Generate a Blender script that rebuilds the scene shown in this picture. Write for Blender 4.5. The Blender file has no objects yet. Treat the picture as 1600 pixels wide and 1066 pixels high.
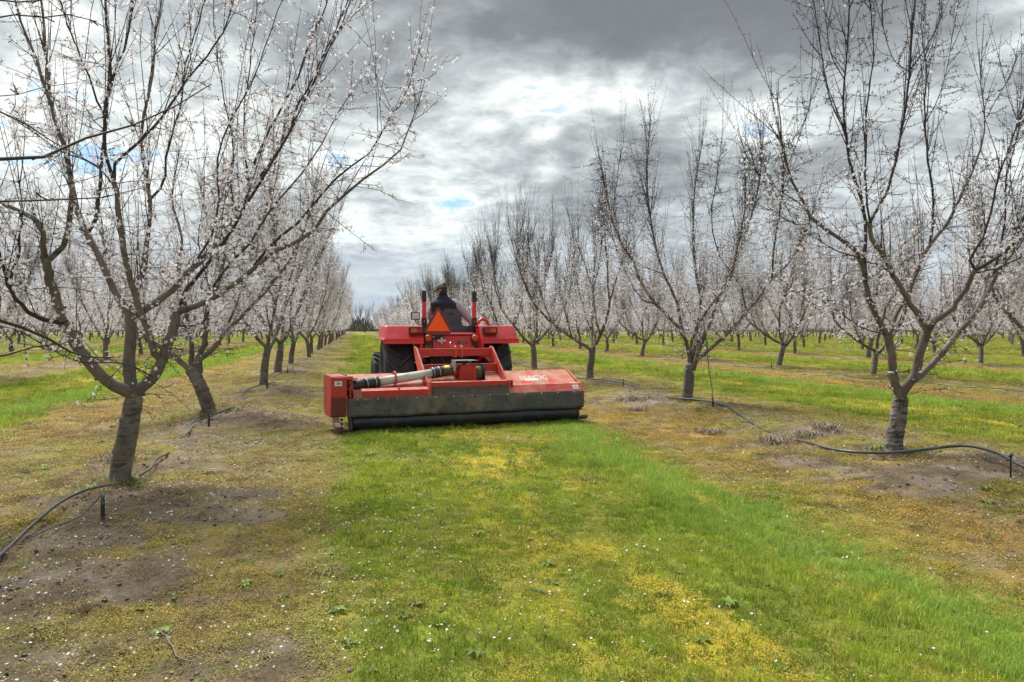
import bpy, bmesh, math, random
import numpy as np
from mathutils import Vector, Matrix
C = bpy.context.scene
R = math.radians
rng = np.random.default_rng(7)
random.seed(7)

# ------------------------------------------------------------------ camera, sky, sun
cam_d = bpy.data.cameras.new('camera')
cam_d.sensor_width = 36; cam_d.lens = 26; cam_d.clip_start = 0.05; cam_d.clip_end = 3000
cam = bpy.data.objects.new('camera', cam_d); C.collection.objects.link(cam)
cam.location = (0, 0, 1.5); cam.rotation_euler = (R(89.0), 0, R(-12.1))
C.camera = cam
C.view_settings.view_transform = 'Standard'; C.view_settings.look = 'None'
C.view_settings.gamma = 1; C.view_settings.exposure = 1.52; C.view_settings.use_curve_mapping = False
C.cycles.max_bounces = 5; C.cycles.diffuse_bounces = 3; C.cycles.glossy_bounces = 2
C.cycles.transmission_bounces = 3; C.cycles.transparent_max_bounces = 6
C.cycles.sample_clamp_indirect = 4
SUN_EL, SUN_AZ = 56, 335        # degrees; azimuth clockwise from +Y
sd = Vector((math.sin(R(SUN_AZ)) * math.cos(R(SUN_EL)), math.cos(R(SUN_AZ)) * math.cos(R(SUN_EL)), math.sin(R(SUN_EL))))
sun_d = bpy.data.lights.new('sun', 'SUN'); sun_d.energy = 2.3; sun_d.angle = R(24); sun_d.color = (1, .98, .95)
sun = bpy.data.objects.new('sun', sun_d); C.collection.objects.link(sun)
sun.rotation_euler = sd.to_track_quat('Z', 'Y').to_euler()

world = bpy.data.worlds.new('World'); C.world = world; world.use_nodes = True
def build_sky():
    nt = world.node_tree; N = nt.nodes; L = nt.links; N.clear()
    def nd(t, **k):
        n = N.new(t)
        for a, b in k.items(): setattr(n, a, b)
        return n
    def math_(op, a, b=None, c=None, clamp=False):
        n = nd('ShaderNodeMath', operation=op, use_clamp=clamp)
        for i, v in enumerate((a, b, c)):
            if v is None: continue
            if isinstance(v, (int, float)): n.inputs[i].default_value = v
            else: L.new(v, n.inputs[i])
        return n.outputs[0]
    def vmath(op, a, b=None):
        n = nd('ShaderNodeVectorMath', operation=op)
        for i, v in enumerate((a, b)):
            if v is None: continue
            if isinstance(v, tuple): n.inputs[i].default_value = v
            else: L.new(v, n.inputs[i])
        return n
    def noise(vec, scale, detail=6, rough=.55, dist=0.0):
        n = nd('ShaderNodeTexNoise'); n.inputs['Scale'].default_value = scale
        n.inputs['Detail'].default_value = detail; n.inputs['Roughness'].default_value = rough
        n.inputs['Distortion'].default_value = dist
        L.new(vec, n.inputs['Vector']); return n.outputs['Fac']
    def ramp(fac, stops, interp='EASE'):
        n = nd('ShaderNodeValToRGB'); cr = n.color_ramp; cr.interpolation = interp
        while len(cr.elements) < len(stops): cr.elements.new(.5)
        for e, (p, c) in zip(cr.elements, stops):
            e.position = p; e.color = (c, c, c, 1) if isinstance(c, (int, float)) else (*c, 1)
        L.new(fac, n.inputs[0]); return n.outputs[0]
    def mixc(f, a, b):
        n = nd('ShaderNodeMix', data_type='RGBA')
        for s, v in ((0, f), (6, a), (7, b)):
            if isinstance(v, (int, float)): n.inputs[s].default_value = v
            elif isinstance(v, tuple): n.inputs[s].default_value = (*v, 1)
            else: L.new(v, n.inputs[s])
        return n.outputs[2]
    tc = nd('ShaderNodeTexCoord'); d = tc.outputs['Generated']
    sep = nd('ShaderNodeSeparateXYZ'); L.new(d, sep.inputs[0])
    zz = math_('MAXIMUM', sep.outputs[2], 0.0)
    den = math_('ADD', zz, 0.20)
    px = math_('DIVIDE', sep.outputs[0], den); py = math_('DIVIDE', sep.outputs[1], den)
    cb = nd('ShaderNodeCombineXYZ'); L.new(px, cb.inputs[0]); L.new(py, cb.inputs[1])
    p = cb.outputs[0]
    def blob(az, el, s, amp, squash=1.0):
        # a broad cloud mass: az/el degrees (az clockwise from +Y), s = angular radius
        v = (math.sin(R(az)) * math.cos(R(el)), math.cos(R(az)) * math.cos(R(el)), math.sin(R(el)))
        df = vmath('SUBTRACT', d, v)
        sc = vmath('MULTIPLY', df.outputs[0], (1, 1, squash))
        ln = vmath('LENGTH', sc.outputs[0]).outputs['Value']
        q = math_('DIVIDE', ln, s); q = math_('MULTIPLY', q, q); q = math_('MULTIPLY', q, -1.0)
        return math_('MULTIPLY', math_('EXPONENT', q), amp)
    wn = noise(p, 1.6, 3, .5); wn2 = noise(vmath('ADD', p, (5, 9, 2)).outputs[0], 1.6, 3, .5)
    cw = nd('ShaderNodeCombineXYZ'); L.new(math_('MULTIPLY', wn, .28), cw.inputs[0]); L.new(math_('MULTIPLY', wn2, .28), cw.inputs[1])
    pw = vmath('ADD', p, cw.outputs[0]).outputs[0]
    big = noise(vmath('ADD', pw, (3.1, 7.7, 0)).outputs[0], 1.5, 5, .55)       # cloud thickness
    med = noise(vmath('ADD', pw, (9.3, 1.2, 4)).outputs[0], 4.6, 10, .60)      # lumps
    fine = noise(vmath('ADD', pw, (1.3, 4.2, 8)).outputs[0], 13, 8, .62)       # cauliflower edges
    t = math_('ADD', math_('MULTIPLY', math_('SUBTRACT', big, .5), 1.7), .62)
    t = math_('ADD', t, math_('MULTIPLY', math_('SUBTRACT', med, .5), 1.35))
    t = math_('ADD', t, math_('MULTIPLY', math_('SUBTRACT', fine, .5), .75))
    for b in BLOBS: t = math_('ADD', t, blob(*b))
    t = math_('MULTIPLY', math_('ADD', t, .5), .5)
    col = ramp(t, [(0, (.88, .95, .96)), (.34, (.98, 1.02, .99)), (.44, (.74, .80, .80)), (.54, (.52, .57, .595)), (.66, (.37, .40, .42)), (.80, (.245, .268, .288)), (1, (.205, .225, .245))], 'LINEAR')
    hole = ramp(t, [(0, 1), (.20, .95), (.27, .5), (.35, 0)])
    # low sky: pale blue-grey layer near the horizon
    sky = nd('ShaderNodeTexSky', sky_type='NISHITA', sun_disc=False)
    sky.sun_elevation = R(SUN_EL); sky.sun_rotation = R(SUN_AZ)
    sky.air_density = 1.2; sky.dust_density = .6; sky.ozone_density = 2
    cl10 = vmath('MULTIPLY', col, (3.9, 3.9, 3.9)).outputs[0]
    skb = vmath('MULTIPLY', sky.outputs[0], (.36, .46, .52)).outputs[0]
    base = mixc(hole, cl10, skb)
    low = ramp(zz, [(0, 1), (.06, .85), (.13, .15), (.22, 0)])
    lowc = mixc(math_('MULTIPLY', ramp(med, [(.35, 0), (.7, 1)]), .8), (1.75, 2.15, 2.6), (3.0, 3.25, 3.3))
    base = mixc(math_('MULTIPLY', low, .75), base, lowc)
    bg = nd('ShaderNodeBackground'); bg.inputs['Strength'].default_value = 0.1
    L.new(base, bg.inputs['Color'])
    out = nd('ShaderNodeOutputWorld'); L.new(bg.outputs[0], out.inputs[0])
# (azimuth, elevation, radius, amount, vertical squash): thick grey masses positive, thin bright veils negative
BLOBS = [
    (26, 25, .20, .85, 1.5), (40, 25, .2, .30, 1.3), (12, 29, .16, .45, 1.2), (-16, 28, .22, .30, 1.3), (-32, 27, .2, .15, 1.3), (0, 24, .07, -.12, 1.3),
    (13, 18.5, .085, -.42, 1.6), (22, 16.8, .09, -.66, 2.0), (30, 14.3, .08, -.50, 2.0), (16, 18.5, .06, -.3, 1.6), (5, 18, .10, -.15, 1.2), (5, 11, .12, -.22, 1.4),
    (14.8, 14.7, .020, -.50, 1.8), (7.5, 9.4, .030, -.36, 3.0), (4.5, 9.9, .012, -.25, 3), (-20, 15, .16, -.22, 1.3), (10, 15.2, .02, -.3, 2.5), (-9, 13, .14, -.30, 1.3), (1.5, 14, .05, -.12, 1.5), (22, 11, .08, .38, 1.2), (20, 15, .03, .3, 1.6),
    (-22, 13, .18, -.16, 1.2), (-17, 11, .02, -.25, 1.8), (48, 21, .09, -.40, 1.2), (44, 11, .12, -.2, 1.4), (34, 9, .12, .2, 1.6), (2, 21, .10, .12, 1.2),
]
build_sky()

# ------------------------------------------------------------------ materials
def mat(name, rgb, rough=.6, metal=0.0, noise=None, spec=.5, bump=None, translucent=0, coat=0):
    """noise = list of (scale, rgb2, lo, hi) patches laid over the base colour; bump = (scale, strength, distance)"""
    m = bpy.data.materials.new(name); m.use_nodes = True
    nt = m.node_tree; N = nt.nodes; L = nt.links
    b = N['Principled BSDF']; b.inputs['Base Color'].default_value = (*rgb, 1)
    b.inputs['Roughness'].default_value = rough; b.inputs['Metallic'].default_value = metal
    b.inputs['Specular IOR Level'].default_value = spec
    if coat: b.inputs['Coat Weight'].default_value = coat; b.inputs['Coat Roughness'].default_value = .2
    tc = N.new('ShaderNodeTexCoord'); src = None
    for (sc, c2, lo, hi) in (noise or []):
        n = N.new('ShaderNodeTexNoise'); n.inputs['Scale'].default_value = sc; n.inputs['Detail'].default_value = 7
        n.inputs['Roughness'].default_value = .62
        L.new(tc.outputs['Object'], n.inputs['Vector'])
        mr = N.new('ShaderNodeMapRange'); mr.inputs[1].default_value = lo; mr.inputs[2].default_value = hi
        L.new(n.outputs['Fac'], mr.inputs[0])
        mx = N.new('ShaderNodeMix'); mx.data_type = 'RGBA'; L.new(mr.outputs[0], mx.inputs[0])
        if src is None: mx.inputs[6].default_value = (*rgb, 1)
        else: L.new(src, mx.inputs[6])
        mx.inputs[7].default_value = (*c2, 1); src = mx.outputs[2]
    if src is not None: L.new(src, b.inputs['Base Color'])
    if bump:
        n = N.new('ShaderNodeTexNoise'); n.inputs['Scale'].default_value = bump[0]; n.inputs['Detail'].default_value = 6
        L.new(tc.outputs['Object'], n.inputs['Vector'])
        bp = N.new('ShaderNodeBump'); bp.inputs['Strength'].default_value = bump[1]; bp.inputs['Distance'].default_value = bump[2]
        L.new(n.outputs['Fac'], bp.inputs['Height']); L.new(bp.outputs[0], b.inputs['Normal'])
    if translucent:
        tr = N.new('ShaderNodeBsdfTranslucent'); ms = N.new('ShaderNodeMixShader'); ms.inputs[0].default_value = translucent
        if src is not None: L.new(src, tr.inputs[0])
        else: tr.inputs[0].default_value = (*rgb, 1)
        L.new(b.outputs[0], ms.inputs[1]); L.new(tr.outputs[0], ms.inputs[2])
        L.new(ms.outputs[0], N['Material Output'].inputs[0])
    return m

def dusty(m, rgb, amount=.8, scale=6):
    """dust and dried clippings that settle on upward faces"""
    nt = m.node_tree; N = nt.nodes; L = nt.links; b = N['Principled BSDF']
    g = N.new('ShaderNodeNewGeometry'); s = N.new('ShaderNodeSeparateXYZ'); L.new(g.outputs['Normal'], s.inputs[0])
    mr = N.new('ShaderNodeMapRange'); mr.inputs[1].default_value = .35; mr.inputs[2].default_value = .95; mr.inputs[4].default_value = amount
    L.new(s.outputs[2], mr.inputs[0])
    tc = N.new('ShaderNodeTexCoord'); n = N.new('ShaderNodeTexNoise'); n.inputs['Scale'].default_value = scale; n.inputs['Detail'].default_value = 8
    L.new(tc.outputs['Object'], n.inputs['Vector'])
    m2 = N.new('ShaderNodeMapRange'); m2.inputs[1].default_value = .38; m2.inputs[2].default_value = .62; L.new(n.outputs['Fac'], m2.inputs[0])
    mu = N.new('ShaderNodeMath'); mu.operation = 'MULTIPLY'; L.new(mr.outputs[0], mu.inputs[0]); L.new(m2.outputs[0], mu.inputs[1])
    mx = N.new('ShaderNodeMix'); mx.data_type = 'RGBA'; L.new(mu.outputs[0], mx.inputs[0])
    bc = b.inputs['Base Color']
    if bc.links: L.new(bc.links[0].from_socket, mx.inputs[6])
    else: mx.inputs[6].default_value = bc.default_value
    mx.inputs[7].default_value = (*rgb, 1); L.new(mx.outputs[2], bc)
    return m

DUST = (.30, .25, .18)
M = {}
M['tractor_red'] = dusty(mat('tractor_red_paint', (.58, .014, .022), .33, noise=[(3, (.50, .02, .025), .4, .7)], coat=.25), (.62, .30, .28), .35, 5)
M['mower_red'] = dusty(mat('faded_red_paint', (.50, .035, .022), .52, noise=[(3, (.58, .12, .085), .42, .62), (14, (.30, .06, .04), .58, .70), (55, (.16, .07, .045), .64, .72)], bump=(14, .25, .006)), (.44, .27, .18), 1.0, 5)
M['mower_red_bright'] = dusty(mat('red_paint', (.50, .028, .020), .5, noise=[(5, (.36, .045, .03), .5, .7), (30, (.2, .06, .04), .60, .70), (90, (.40, .28, .2), .66, .74)]), (.46, .26, .18), .7, 7)
M['shaded_red'] = mat('shaded_red_paint', (.13, .016, .012), .55, noise=[(8, (.12, .03, .02), .5, .7), (40, (.24, .16, .11), .63, .72)])  # housing red with the under-slope's shade painted in, plus paler specks
M['grey_flap'] = mat('scuffed_grey_rubber', (.066, .068, .066), .55, noise=[(1.7, (.15, .125, .095), .45, .62), (6, (.05, .05, .05), .48, .62), (22, (.19, .16, .12), .60, .72), (70, (.03, .03, .03), .62, .72)], bump=(25, .3, .004))
M['roller'] = mat('worn_black_steel', (.030, .034, .042), .36, metal=.3, noise=[(5, (.06, .065, .075), .5, .75), (30, (.11, .10, .09), .64, .74)])
M['rust'] = mat('rusty_steel', (.10, .055, .035), .75, noise=[(14, (.035, .03, .028), .45, .65)])
M['black'] = mat('black_steel', (.018, .018, .02), .5)
M['matt_black'] = mat('blotchy_black_steel', (.012, .012, .013), .7, noise=[(20, (.03, .028, .025), .5, .7)])  # matt near-black metal with slightly lighter blotches
M['rubber'] = mat('tyre_rubber', (.030, .034, .042), .72, noise=[(6, (.055, .053, .052), .5, .75), (30, (.10, .09, .075), .62, .75)], bump=(40, .25, .003))
M['hose_grey'] = mat('pale_grey_plastic_tube', (.56, .56, .50), .5, noise=[(7, (.30, .29, .25), .5, .75)])
M['bellows'] = mat('black_rubber_bellows', (.02, .02, .022), .55, noise=[(16, (.08, .07, .06), .55, .75)])
M['steel'] = mat('bright_steel', (.45, .46, .46), .35, metal=.8)
M['grey_plate'] = mat('weathered_grey_plate', (.26, .27, .25), .6, noise=[(18, (.14, .12, .10), .52, .7)])
M['olive_dirty'] = mat('grimy_olive_guard', (.09, .08, .04), .7, noise=[(15, (.03, .03, .025), .45, .65)])
M['yellow_label'] = mat('yellow_warning_sticker', (.75, .62, .08), .5)
M['white_sticker'] = mat('white_sticker', (.72, .70, .66), .5, noise=[(40, (.45, .38, .34), .58, .72)])
M['worn_letter'] = mat('worn_cream_lettering', (.68, .60, .52), .6, noise=[(45, (.42, .14, .09), .52, .60)])
M['ink'] = mat('black_print', (.03, .03, .03), .6)
M['orange'] = mat('fluorescent_orange', (1.0, .105, .010), .6)
M['orange_b'] = M['orange'].node_tree.nodes['Principled BSDF']
M['smv_border'] = mat('dark_red_reflective_border', (.16, .022, .03), .35)
M['amber'] = mat('amber_lens', (.50, .085, .012), .25)
M['amber_light'] = mat('amber_yellow_lens', (.42, .12, .015), .25)
M['lens_red'] = mat('red_lens', (.28, .012, .02), .25)
M['lens_clear'] = mat('clear_lamp_glass', (.55, .57, .58), .12, metal=.3)
M['seat'] = mat('dark_seat_vinyl', (.060, .070, .082), .5, bump=(80, .2, .002))
M['vest'] = mat('navy_quilted_vest', (.010, .012, .028), .7)
M['shirt'] = mat('grey_shirt_cloth', (.43, .47, .55), .85, noise=[(60, (.26, .29, .35), .45, .6)])
M['skin'] = mat('skin', (.34, .17, .11), .55)
M['hair'] = mat('dark_hair', (.012, .010, .009), .6)
M['cap'] = mat('khaki_cap_cloth', (.20, .175, .135), .85, noise=[(50, (.14, .12, .09), .45, .6)])
M['cap_dark'] = mat('dark_mesh_cap_back', (.02, .018, .017), .9)
M['denim'] = mat('blue_denim', (.035, .045, .08), .85)
M['boot'] = mat('brown_boot_leather', (.06, .035, .02), .6)
M['eye'] = mat('eye_white', (.6, .6, .58), .3)
M['poly_pipe'] = mat('black_polyethylene_pipe', (.045, .052, .055), .42, noise=[(5, (.13, .125, .11), .5, .8)])
M['stake'] = mat('dark_plastic_stake', (.03, .034, .032), .6)
M['stake_teal'] = mat('teal_sprinkler_head', (.03, .19, .17), .5)
M['dry_grass'] = mat('dead_grey_grass', (.27, .215, .155), .85, noise=[(9, (.17, .135, .095), .45, .6)])
M['bark'] = mat('almond_bark', (.15, .115, .095), .85, noise=[(7, (.085, .065, .055), .42, .65), (2.4, (.21, .175, .15), .5, .72), (45, (.05, .04, .035), .60, .72)], bump=(38, .5, .008))
M['bark_pale'] = mat('pale_almond_bark', (.185, .145, .12), .85, noise=[(6, (.11, .085, .07), .45, .65), (40, (.06, .05, .04), .62, .72)], bump=(38, .45, .007))
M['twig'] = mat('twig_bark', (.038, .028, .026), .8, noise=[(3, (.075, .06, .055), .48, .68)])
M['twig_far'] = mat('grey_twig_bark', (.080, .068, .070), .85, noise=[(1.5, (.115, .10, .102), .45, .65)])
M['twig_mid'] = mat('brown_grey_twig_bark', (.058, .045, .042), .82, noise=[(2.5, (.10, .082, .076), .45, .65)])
M['petal'] = mat('white_petal', (.88, .87, .90), .7, noise=[(1.2, (.84, .77, .80), .45, .7)], translucent=.5)
M['petal_pink'] = mat('pale_pink_petal', (.82, .73, .77), .7, noise=[(1.0, (.86, .83, .85), .45, .65)], translucent=.5)
M['calyx'] = mat('flower_eye', (.30, .10, .10), .7)
M['fallen'] = mat('fallen_petal', (.68, .66, .62), .7, noise=[(3, (.50, .42, .36), .55, .7)], translucent=.2)
M['far_wood'] = mat('distant_bare_trees', (.13, .118, .105), .9, noise=[(.12, (.10, .10, .08), .4, .6)])
M['dark_tree'] = mat('dark_bare_tree_bark', (.075, .062, .055), .9)

# bark rings: horizontal cracks on the trunks
def ringed(m, lo=.56, dark=(.045, .036, .03)):
    nt = m.node_tree; N = nt.nodes; L = nt.links; b = N['Principled BSDF']
    tc = N.new('ShaderNodeTexCoord'); mp = N.new('ShaderNodeMapping'); mp.inputs['Scale'].default_value = (6, 6, 26)
    L.new(tc.outputs['Object'], mp.inputs[0])
    n = N.new('ShaderNodeTexNoise'); n.inputs['Scale'].default_value = 1; n.inputs['Detail'].default_value = 8; n.inputs['Distortion'].default_value = .6; L.new(mp.outputs[0], n.inputs['Vector'])
    mr = N.new('ShaderNodeMapRange'); mr.inputs[1].default_value = lo; mr.inputs[2].default_value = lo + .09; mr.inputs[4].default_value = .88
    L.new(n.outputs['Fac'], mr.inputs[0])
    mx = N.new('ShaderNodeMix'); mx.data_type = 'RGBA'; L.new(mr.outputs[0], mx.inputs[0])
    bc = b.inputs['Base Color']; L.new(bc.links[0].from_socket, mx.inputs[6]); mx.inputs[7].default_value = (*dark, 1)
    L.new(mx.outputs[2], bc)
    bp = N.new('ShaderNodeBump'); bp.inputs['Strength'].default_value = .6; bp.inputs['Distance'].default_value = .01
    inv = N.new('ShaderNodeMath'); inv.operation = 'SUBTRACT'; inv.inputs[0].default_value = 1; L.new(mr.outputs[0], inv.inputs[1])
    L.new(inv.outputs[0], bp.inputs['Height'])
    if b.inputs['Normal'].links: L.new(b.inputs['Normal'].links[0].from_socket, bp.inputs['Normal'])
    L.new(bp.outputs[0], b.inputs['Normal'])
M['trunk'] = mat('trunk_bark', (.145, .118, .098), .88, noise=[(8, (.085, .068, .058), .45, .65), (3, (.23, .20, .17), .45, .65), (28, (.055, .045, .038), .58, .70)], bump=(30, .7, .014))
ringed(M['trunk'])
M['trunk_cracked'] = mat('cracked_trunk_bark', (.20, .175, .15), .88, noise=[(9, (.10, .083, .07), .45, .62), (30, (.055, .045, .038), .56, .68)], bump=(30, .8, .016))
ringed(M['trunk_cracked'], .50, (.032, .026, .022))

# ------------------------------------------------------------------ helpers
def mesh_obj(name, verts, faces, m, parent=None, smooth=False, loc=None):
    me = bpy.data.meshes.new(name)
    me.from_pydata([tuple(map(float, v)) for v in verts], [], faces)
    ms = m if isinstance(m, (list, tuple)) else [m]
    for x in ms: me.materials.append(x)
    if smooth: me.polygons.foreach_set('use_smooth', [True] * len(me.polygons))
    o = bpy.data.objects.new(name, me); C.collection.objects.link(o)
    if parent is not None: o.parent = parent
    if loc is not None: o.location = loc
    return o
def np_mesh(name, verts, tris, mats, midx=None, smooth=False, quads=False):
    """fast mesh from numpy arrays"""
    k = 4 if quads else 3
    verts = np.asarray(verts, np.float32); tris = np.asarray(tris, np.int32)
    me = bpy.data.meshes.new(name)
    me.vertices.add(len(verts)); me.vertices.foreach_set('co', verts.ravel())
    me.loops.add(tris.size); me.loops.foreach_set('vertex_index', tris.ravel())
    me.polygons.add(len(tris)); me.polygons.foreach_set('loop_start', np.arange(0, tris.size, k, dtype=np.int32))
    for x in mats: me.materials.append(x)
    if midx is not None: me.polygons.foreach_set('material_index', np.asarray(midx, np.int32))
    if smooth: me.polygons.foreach_set('use_smooth', np.ones(len(tris), bool))
    me.update(calc_edges=True); me.validate()
    return me
def link(name, me, parent=None, loc=None):
    o = bpy.data.objects.new(name, me); C.collection.objects.link(o)
    if parent is not None: o.parent = parent
    if loc is not None: o.location = loc
    return o
def thing(name, label, cat, loc=(0, 0, 0), rz=0, group=None):
    o = bpy.data.objects.new(name, None); C.collection.objects.link(o); o.empty_display_size = .2
    o.location = loc; o.rotation_euler = (0, 0, rz); o['label'] = label; o['category'] = cat
    if group: o['group'] = group
    return o
def tag(o, label, cat, group=None):
    o['label'] = label; o['category'] = cat
    if group: o['group'] = group
    return o
class MB:
    """collects boxes, prisms, tubes and lathes into one part"""
    def __init__(s): s.bm = bmesh.new()
    def _add(s, vs, fs, mi=0, smooth=False):
        v = [s.bm.verts.new(p) for p in vs]
        for f in fs:
            try:
                q = s.bm.faces.new([v[i] for i in f]); q.material_index = mi; q.smooth = smooth
            except ValueError: pass
    def box(s, x0, x1, y0, y1, z0, z1, mi=0):
        s._add([(x0, y0, z0), (x1, y0, z0), (x1, y1, z0), (x0, y1, z0), (x0, y0, z1), (x1, y0, z1), (x1, y1, z1), (x0, y1, z1)],
               [(0, 3, 2, 1), (4, 5, 6, 7), (0, 1, 5, 4), (1, 2, 6, 5), (2, 3, 7, 6), (3, 0, 4, 7)], mi); return s
    def prism(s, prof, a0, a1, axis='x', mi=0, smooth=False):
        """prof: 2-D outline extruded along axis from a0 to a1. x: (y,z)  y: (x,z)  z: (x,y)"""
        f = {'x': lambda a, p: (a, p[0], p[1]), 'y': lambda a, p: (p[0], a, p[1]), 'z': lambda a, p: (p[0], p[1], a)}[axis]
        n = len(prof); vs = [f(a0, p) for p in prof] + [f(a1, p) for p in prof]
        fs = [tuple(range(n))[::-1], tuple(range(n, 2 * n))] + [(i, (i + 1) % n, n + (i + 1) % n, n + i) for i in range(n)]
        s._add(vs, fs, mi, smooth); return s
    def tube(s, pts, rad, n=12, cap=True, mi=0):
        pts = [Vector(p) for p in pts]; m = len(pts)
        rad = rad if isinstance(rad, (list, tuple)) else [rad] * m
        vs = []; prev = None
        for i, p in enumerate(pts):
            t = (pts[min(i + 1, m - 1)] - pts[max(i - 1, 0)]).normalized()
            if prev is None: a = t.orthogonal().normalized()
            else: a = (prev - t * prev.dot(t)).normalized()
            prev = a; b = t.cross(a)
            for k in range(n):
                w = 2 * math.pi * k / n; vs.append(p + (a * math.cos(w) + b * math.sin(w)) * rad[i])
        fs = [(i * n + k, i * n + (k + 1) % n, (i + 1) * n + (k + 1) % n, (i + 1) * n + k) for i in range(m - 1) for k in range(n)]
        if cap: fs += [tuple(range(n))[::-1], tuple(range((m - 1) * n, m * n))]
        s._add(vs, fs, mi, True); return s
    def lathe(s, prof, center, axis='x', n=32, mi=0, smooth=True):
        """prof: (along, radius) pairs, revolved about axis through center"""
        vs = []; cx, cy, cz = center
        for a, r in prof:
            for k in range(n):
                w = 2 * math.pi * k / n; c_, s_ = math.cos(w) * r, math.sin(w) * r
                vs.append({'x': (cx + a, cy + c_, cz + s_), 'y': (cx + c_, cy + a, cz + s_), 'z': (cx + c_, cy + s_, cz + a)}[axis])
        m = len(prof)
        fs = [(i * n + k, i * n + (k + 1) % n, (i + 1) * n + (k + 1) % n, (i + 1) * n + k) for i in range(m - 1) for k in range(n)]
        if prof[0][1] > 1e-4: fs.append(tuple(range(n))[::-1])
        if prof[-1][1] > 1e-4: fs.append(tuple(range((m - 1) * n, m * n)))
        s._add(vs, fs, mi, smooth); return s
    def bevel(s, w, seg=2):
        es = [e for e in s.bm.edges if len(e.link_faces) == 2 and e.calc_face_angle(0) > .5]
        bmesh.ops.bevel(s.bm, geom=es, offset=w, segments=seg, affect='EDGES', profile=.6, clamp_overlap=True); return s
    def build(s, name, m, parent=None, loc=None):
        bmesh.ops.recalc_face_normals(s.bm, faces=s.bm.faces)
        me = bpy.data.meshes.new(name); s.bm.to_mesh(me); s.bm.free()
        for x in (m if isinstance(m, (list, tuple)) else [m]): me.materials.append(x)
        return link(name, me, parent, loc)
def part(name, m, parent, fn, bevel=0):
    b = MB(); fn(b)
    if bevel: b.bevel(bevel)
    return b.build(name, m, parent)
# ------------------------------------------------------------------ terrain
def _h(ix, iy, seed):
    n = (ix.astype(np.int64) * 374761393 + iy.astype(np.int64) * 668265263 + seed * 1442695041) & 0x7fffffff
    n = (n ^ (n >> 13)) * 1274126177 & 0x7fffffff
    return ((n ^ (n >> 16)) & 0xffff) / 65535.0
def vnoise(x, y, seed=0):
    ix = np.floor(x); iy = np.floor(y); fx = x - ix; fy = y - iy
    fx = fx * fx * (3 - 2 * fx); fy = fy * fy * (3 - 2 * fy)
    a = _h(ix, iy, seed); b = _h(ix + 1, iy, seed); c = _h(ix, iy + 1, seed); d = _h(ix + 1, iy + 1, seed)
    return a + (b - a) * fx + (c - a) * fy + (a - b - c + d) * fx * fy
def fbm(x, y, f, o=4, seed=0):
    s = 0; a = .5; t = 0
    for i in range(o):
        s = s + a * vnoise(x * f + 17.3 * i, y * f - 9.1 * i, seed + i); t += a; a *= .55; f *= 2.03
    return s / t
ROWS = [-2.3 - 9.1 * k for k in range(14, 0, -1)] + [-2.3, 6.45] + [6.45 + 9.2 * k for k in range(1, 30)]
TREE_Y0, TREE_DY = 7.55, 6.12
ROWS_A = np.array(ROWS)
def sst(a, b, x):
    t = np.clip((x - a) / (b - a), 0, 1); return t * t * (3 - 2 * t)
SPOTS = [(-1.55, 4.85, .55, .38, .06), (-1.35, 6.35, .75, .33, .05), (-1.9, 5.65, .45, .35, .045), (5.45, 6.35, .9, .55, .08), (4.9, 7.4, .5, .4, .03),
         (5.7, 14.3, 1.0, .8, .08), (-1.25, 12.4, .8, .9, .07), (-1.3, 18.0, .9, .9, .06), (-.9, 7.1, .5, .3, .03), (-2.3, 4.3, .5, .6, .03)]
BARE = [(-.55, 3.55, .42, .38), (-.75, 4.4, .3, .12), (-1.45, 3.6, .35, .4), (2.1, 10.0, .3, .15)]
def near_row(x):
    i = np.clip(np.searchsorted(ROWS_A, x), 1, len(ROWS_A) - 1)
    a = ROWS_A[i - 1]; b = ROWS_A[i]
    return a, b, (x - a) / (b - a)
def height(x, y):
    x = np.asarray(x, float); y = np.asarray(y, float)
    a, b, u = near_row(x); dx = np.minimum(abs(x - a), abs(b - x))
    far = 1 / (1 + (np.hypot(x, y) / 60) ** 2)
    h = .055 * np.exp(-(dx / .85) ** 2) * (.4 + 1.2 * fbm(x, y, .45, 3, 5))
    ph = (y - TREE_Y0 + .7) / TREE_DY; ph = (ph - np.round(ph)) * TREE_DY     # clods heaped by every trunk
    side = np.where(abs(x - a) < abs(b - x), x - a, x - b)
    h = h + .075 * np.exp(-(ph / .75) ** 2 - ((side - .55) / .6) ** 2) * (.5 + fbm(x, y, .9, 2, 15))
    for (cx, cy, rx, ry, hh) in SPOTS:
        h = h + hh * np.exp(-((x - cx) / rx) ** 2 - ((y - cy) / ry) ** 2)
    h = h + (fbm(x, y, .5, 3, 9) - .5) * .10 * far + (fbm(x, y, 3.1, 3, 2) - .5) * .035 * far
    rough = np.exp(-(dx / 1.2) ** 2)
    h = h + (fbm(x, y, 9, 4, 3) - .5) * (.030 + .085 * rough) * (np.hypot(x, y) < 25)
    return h - .03
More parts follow.
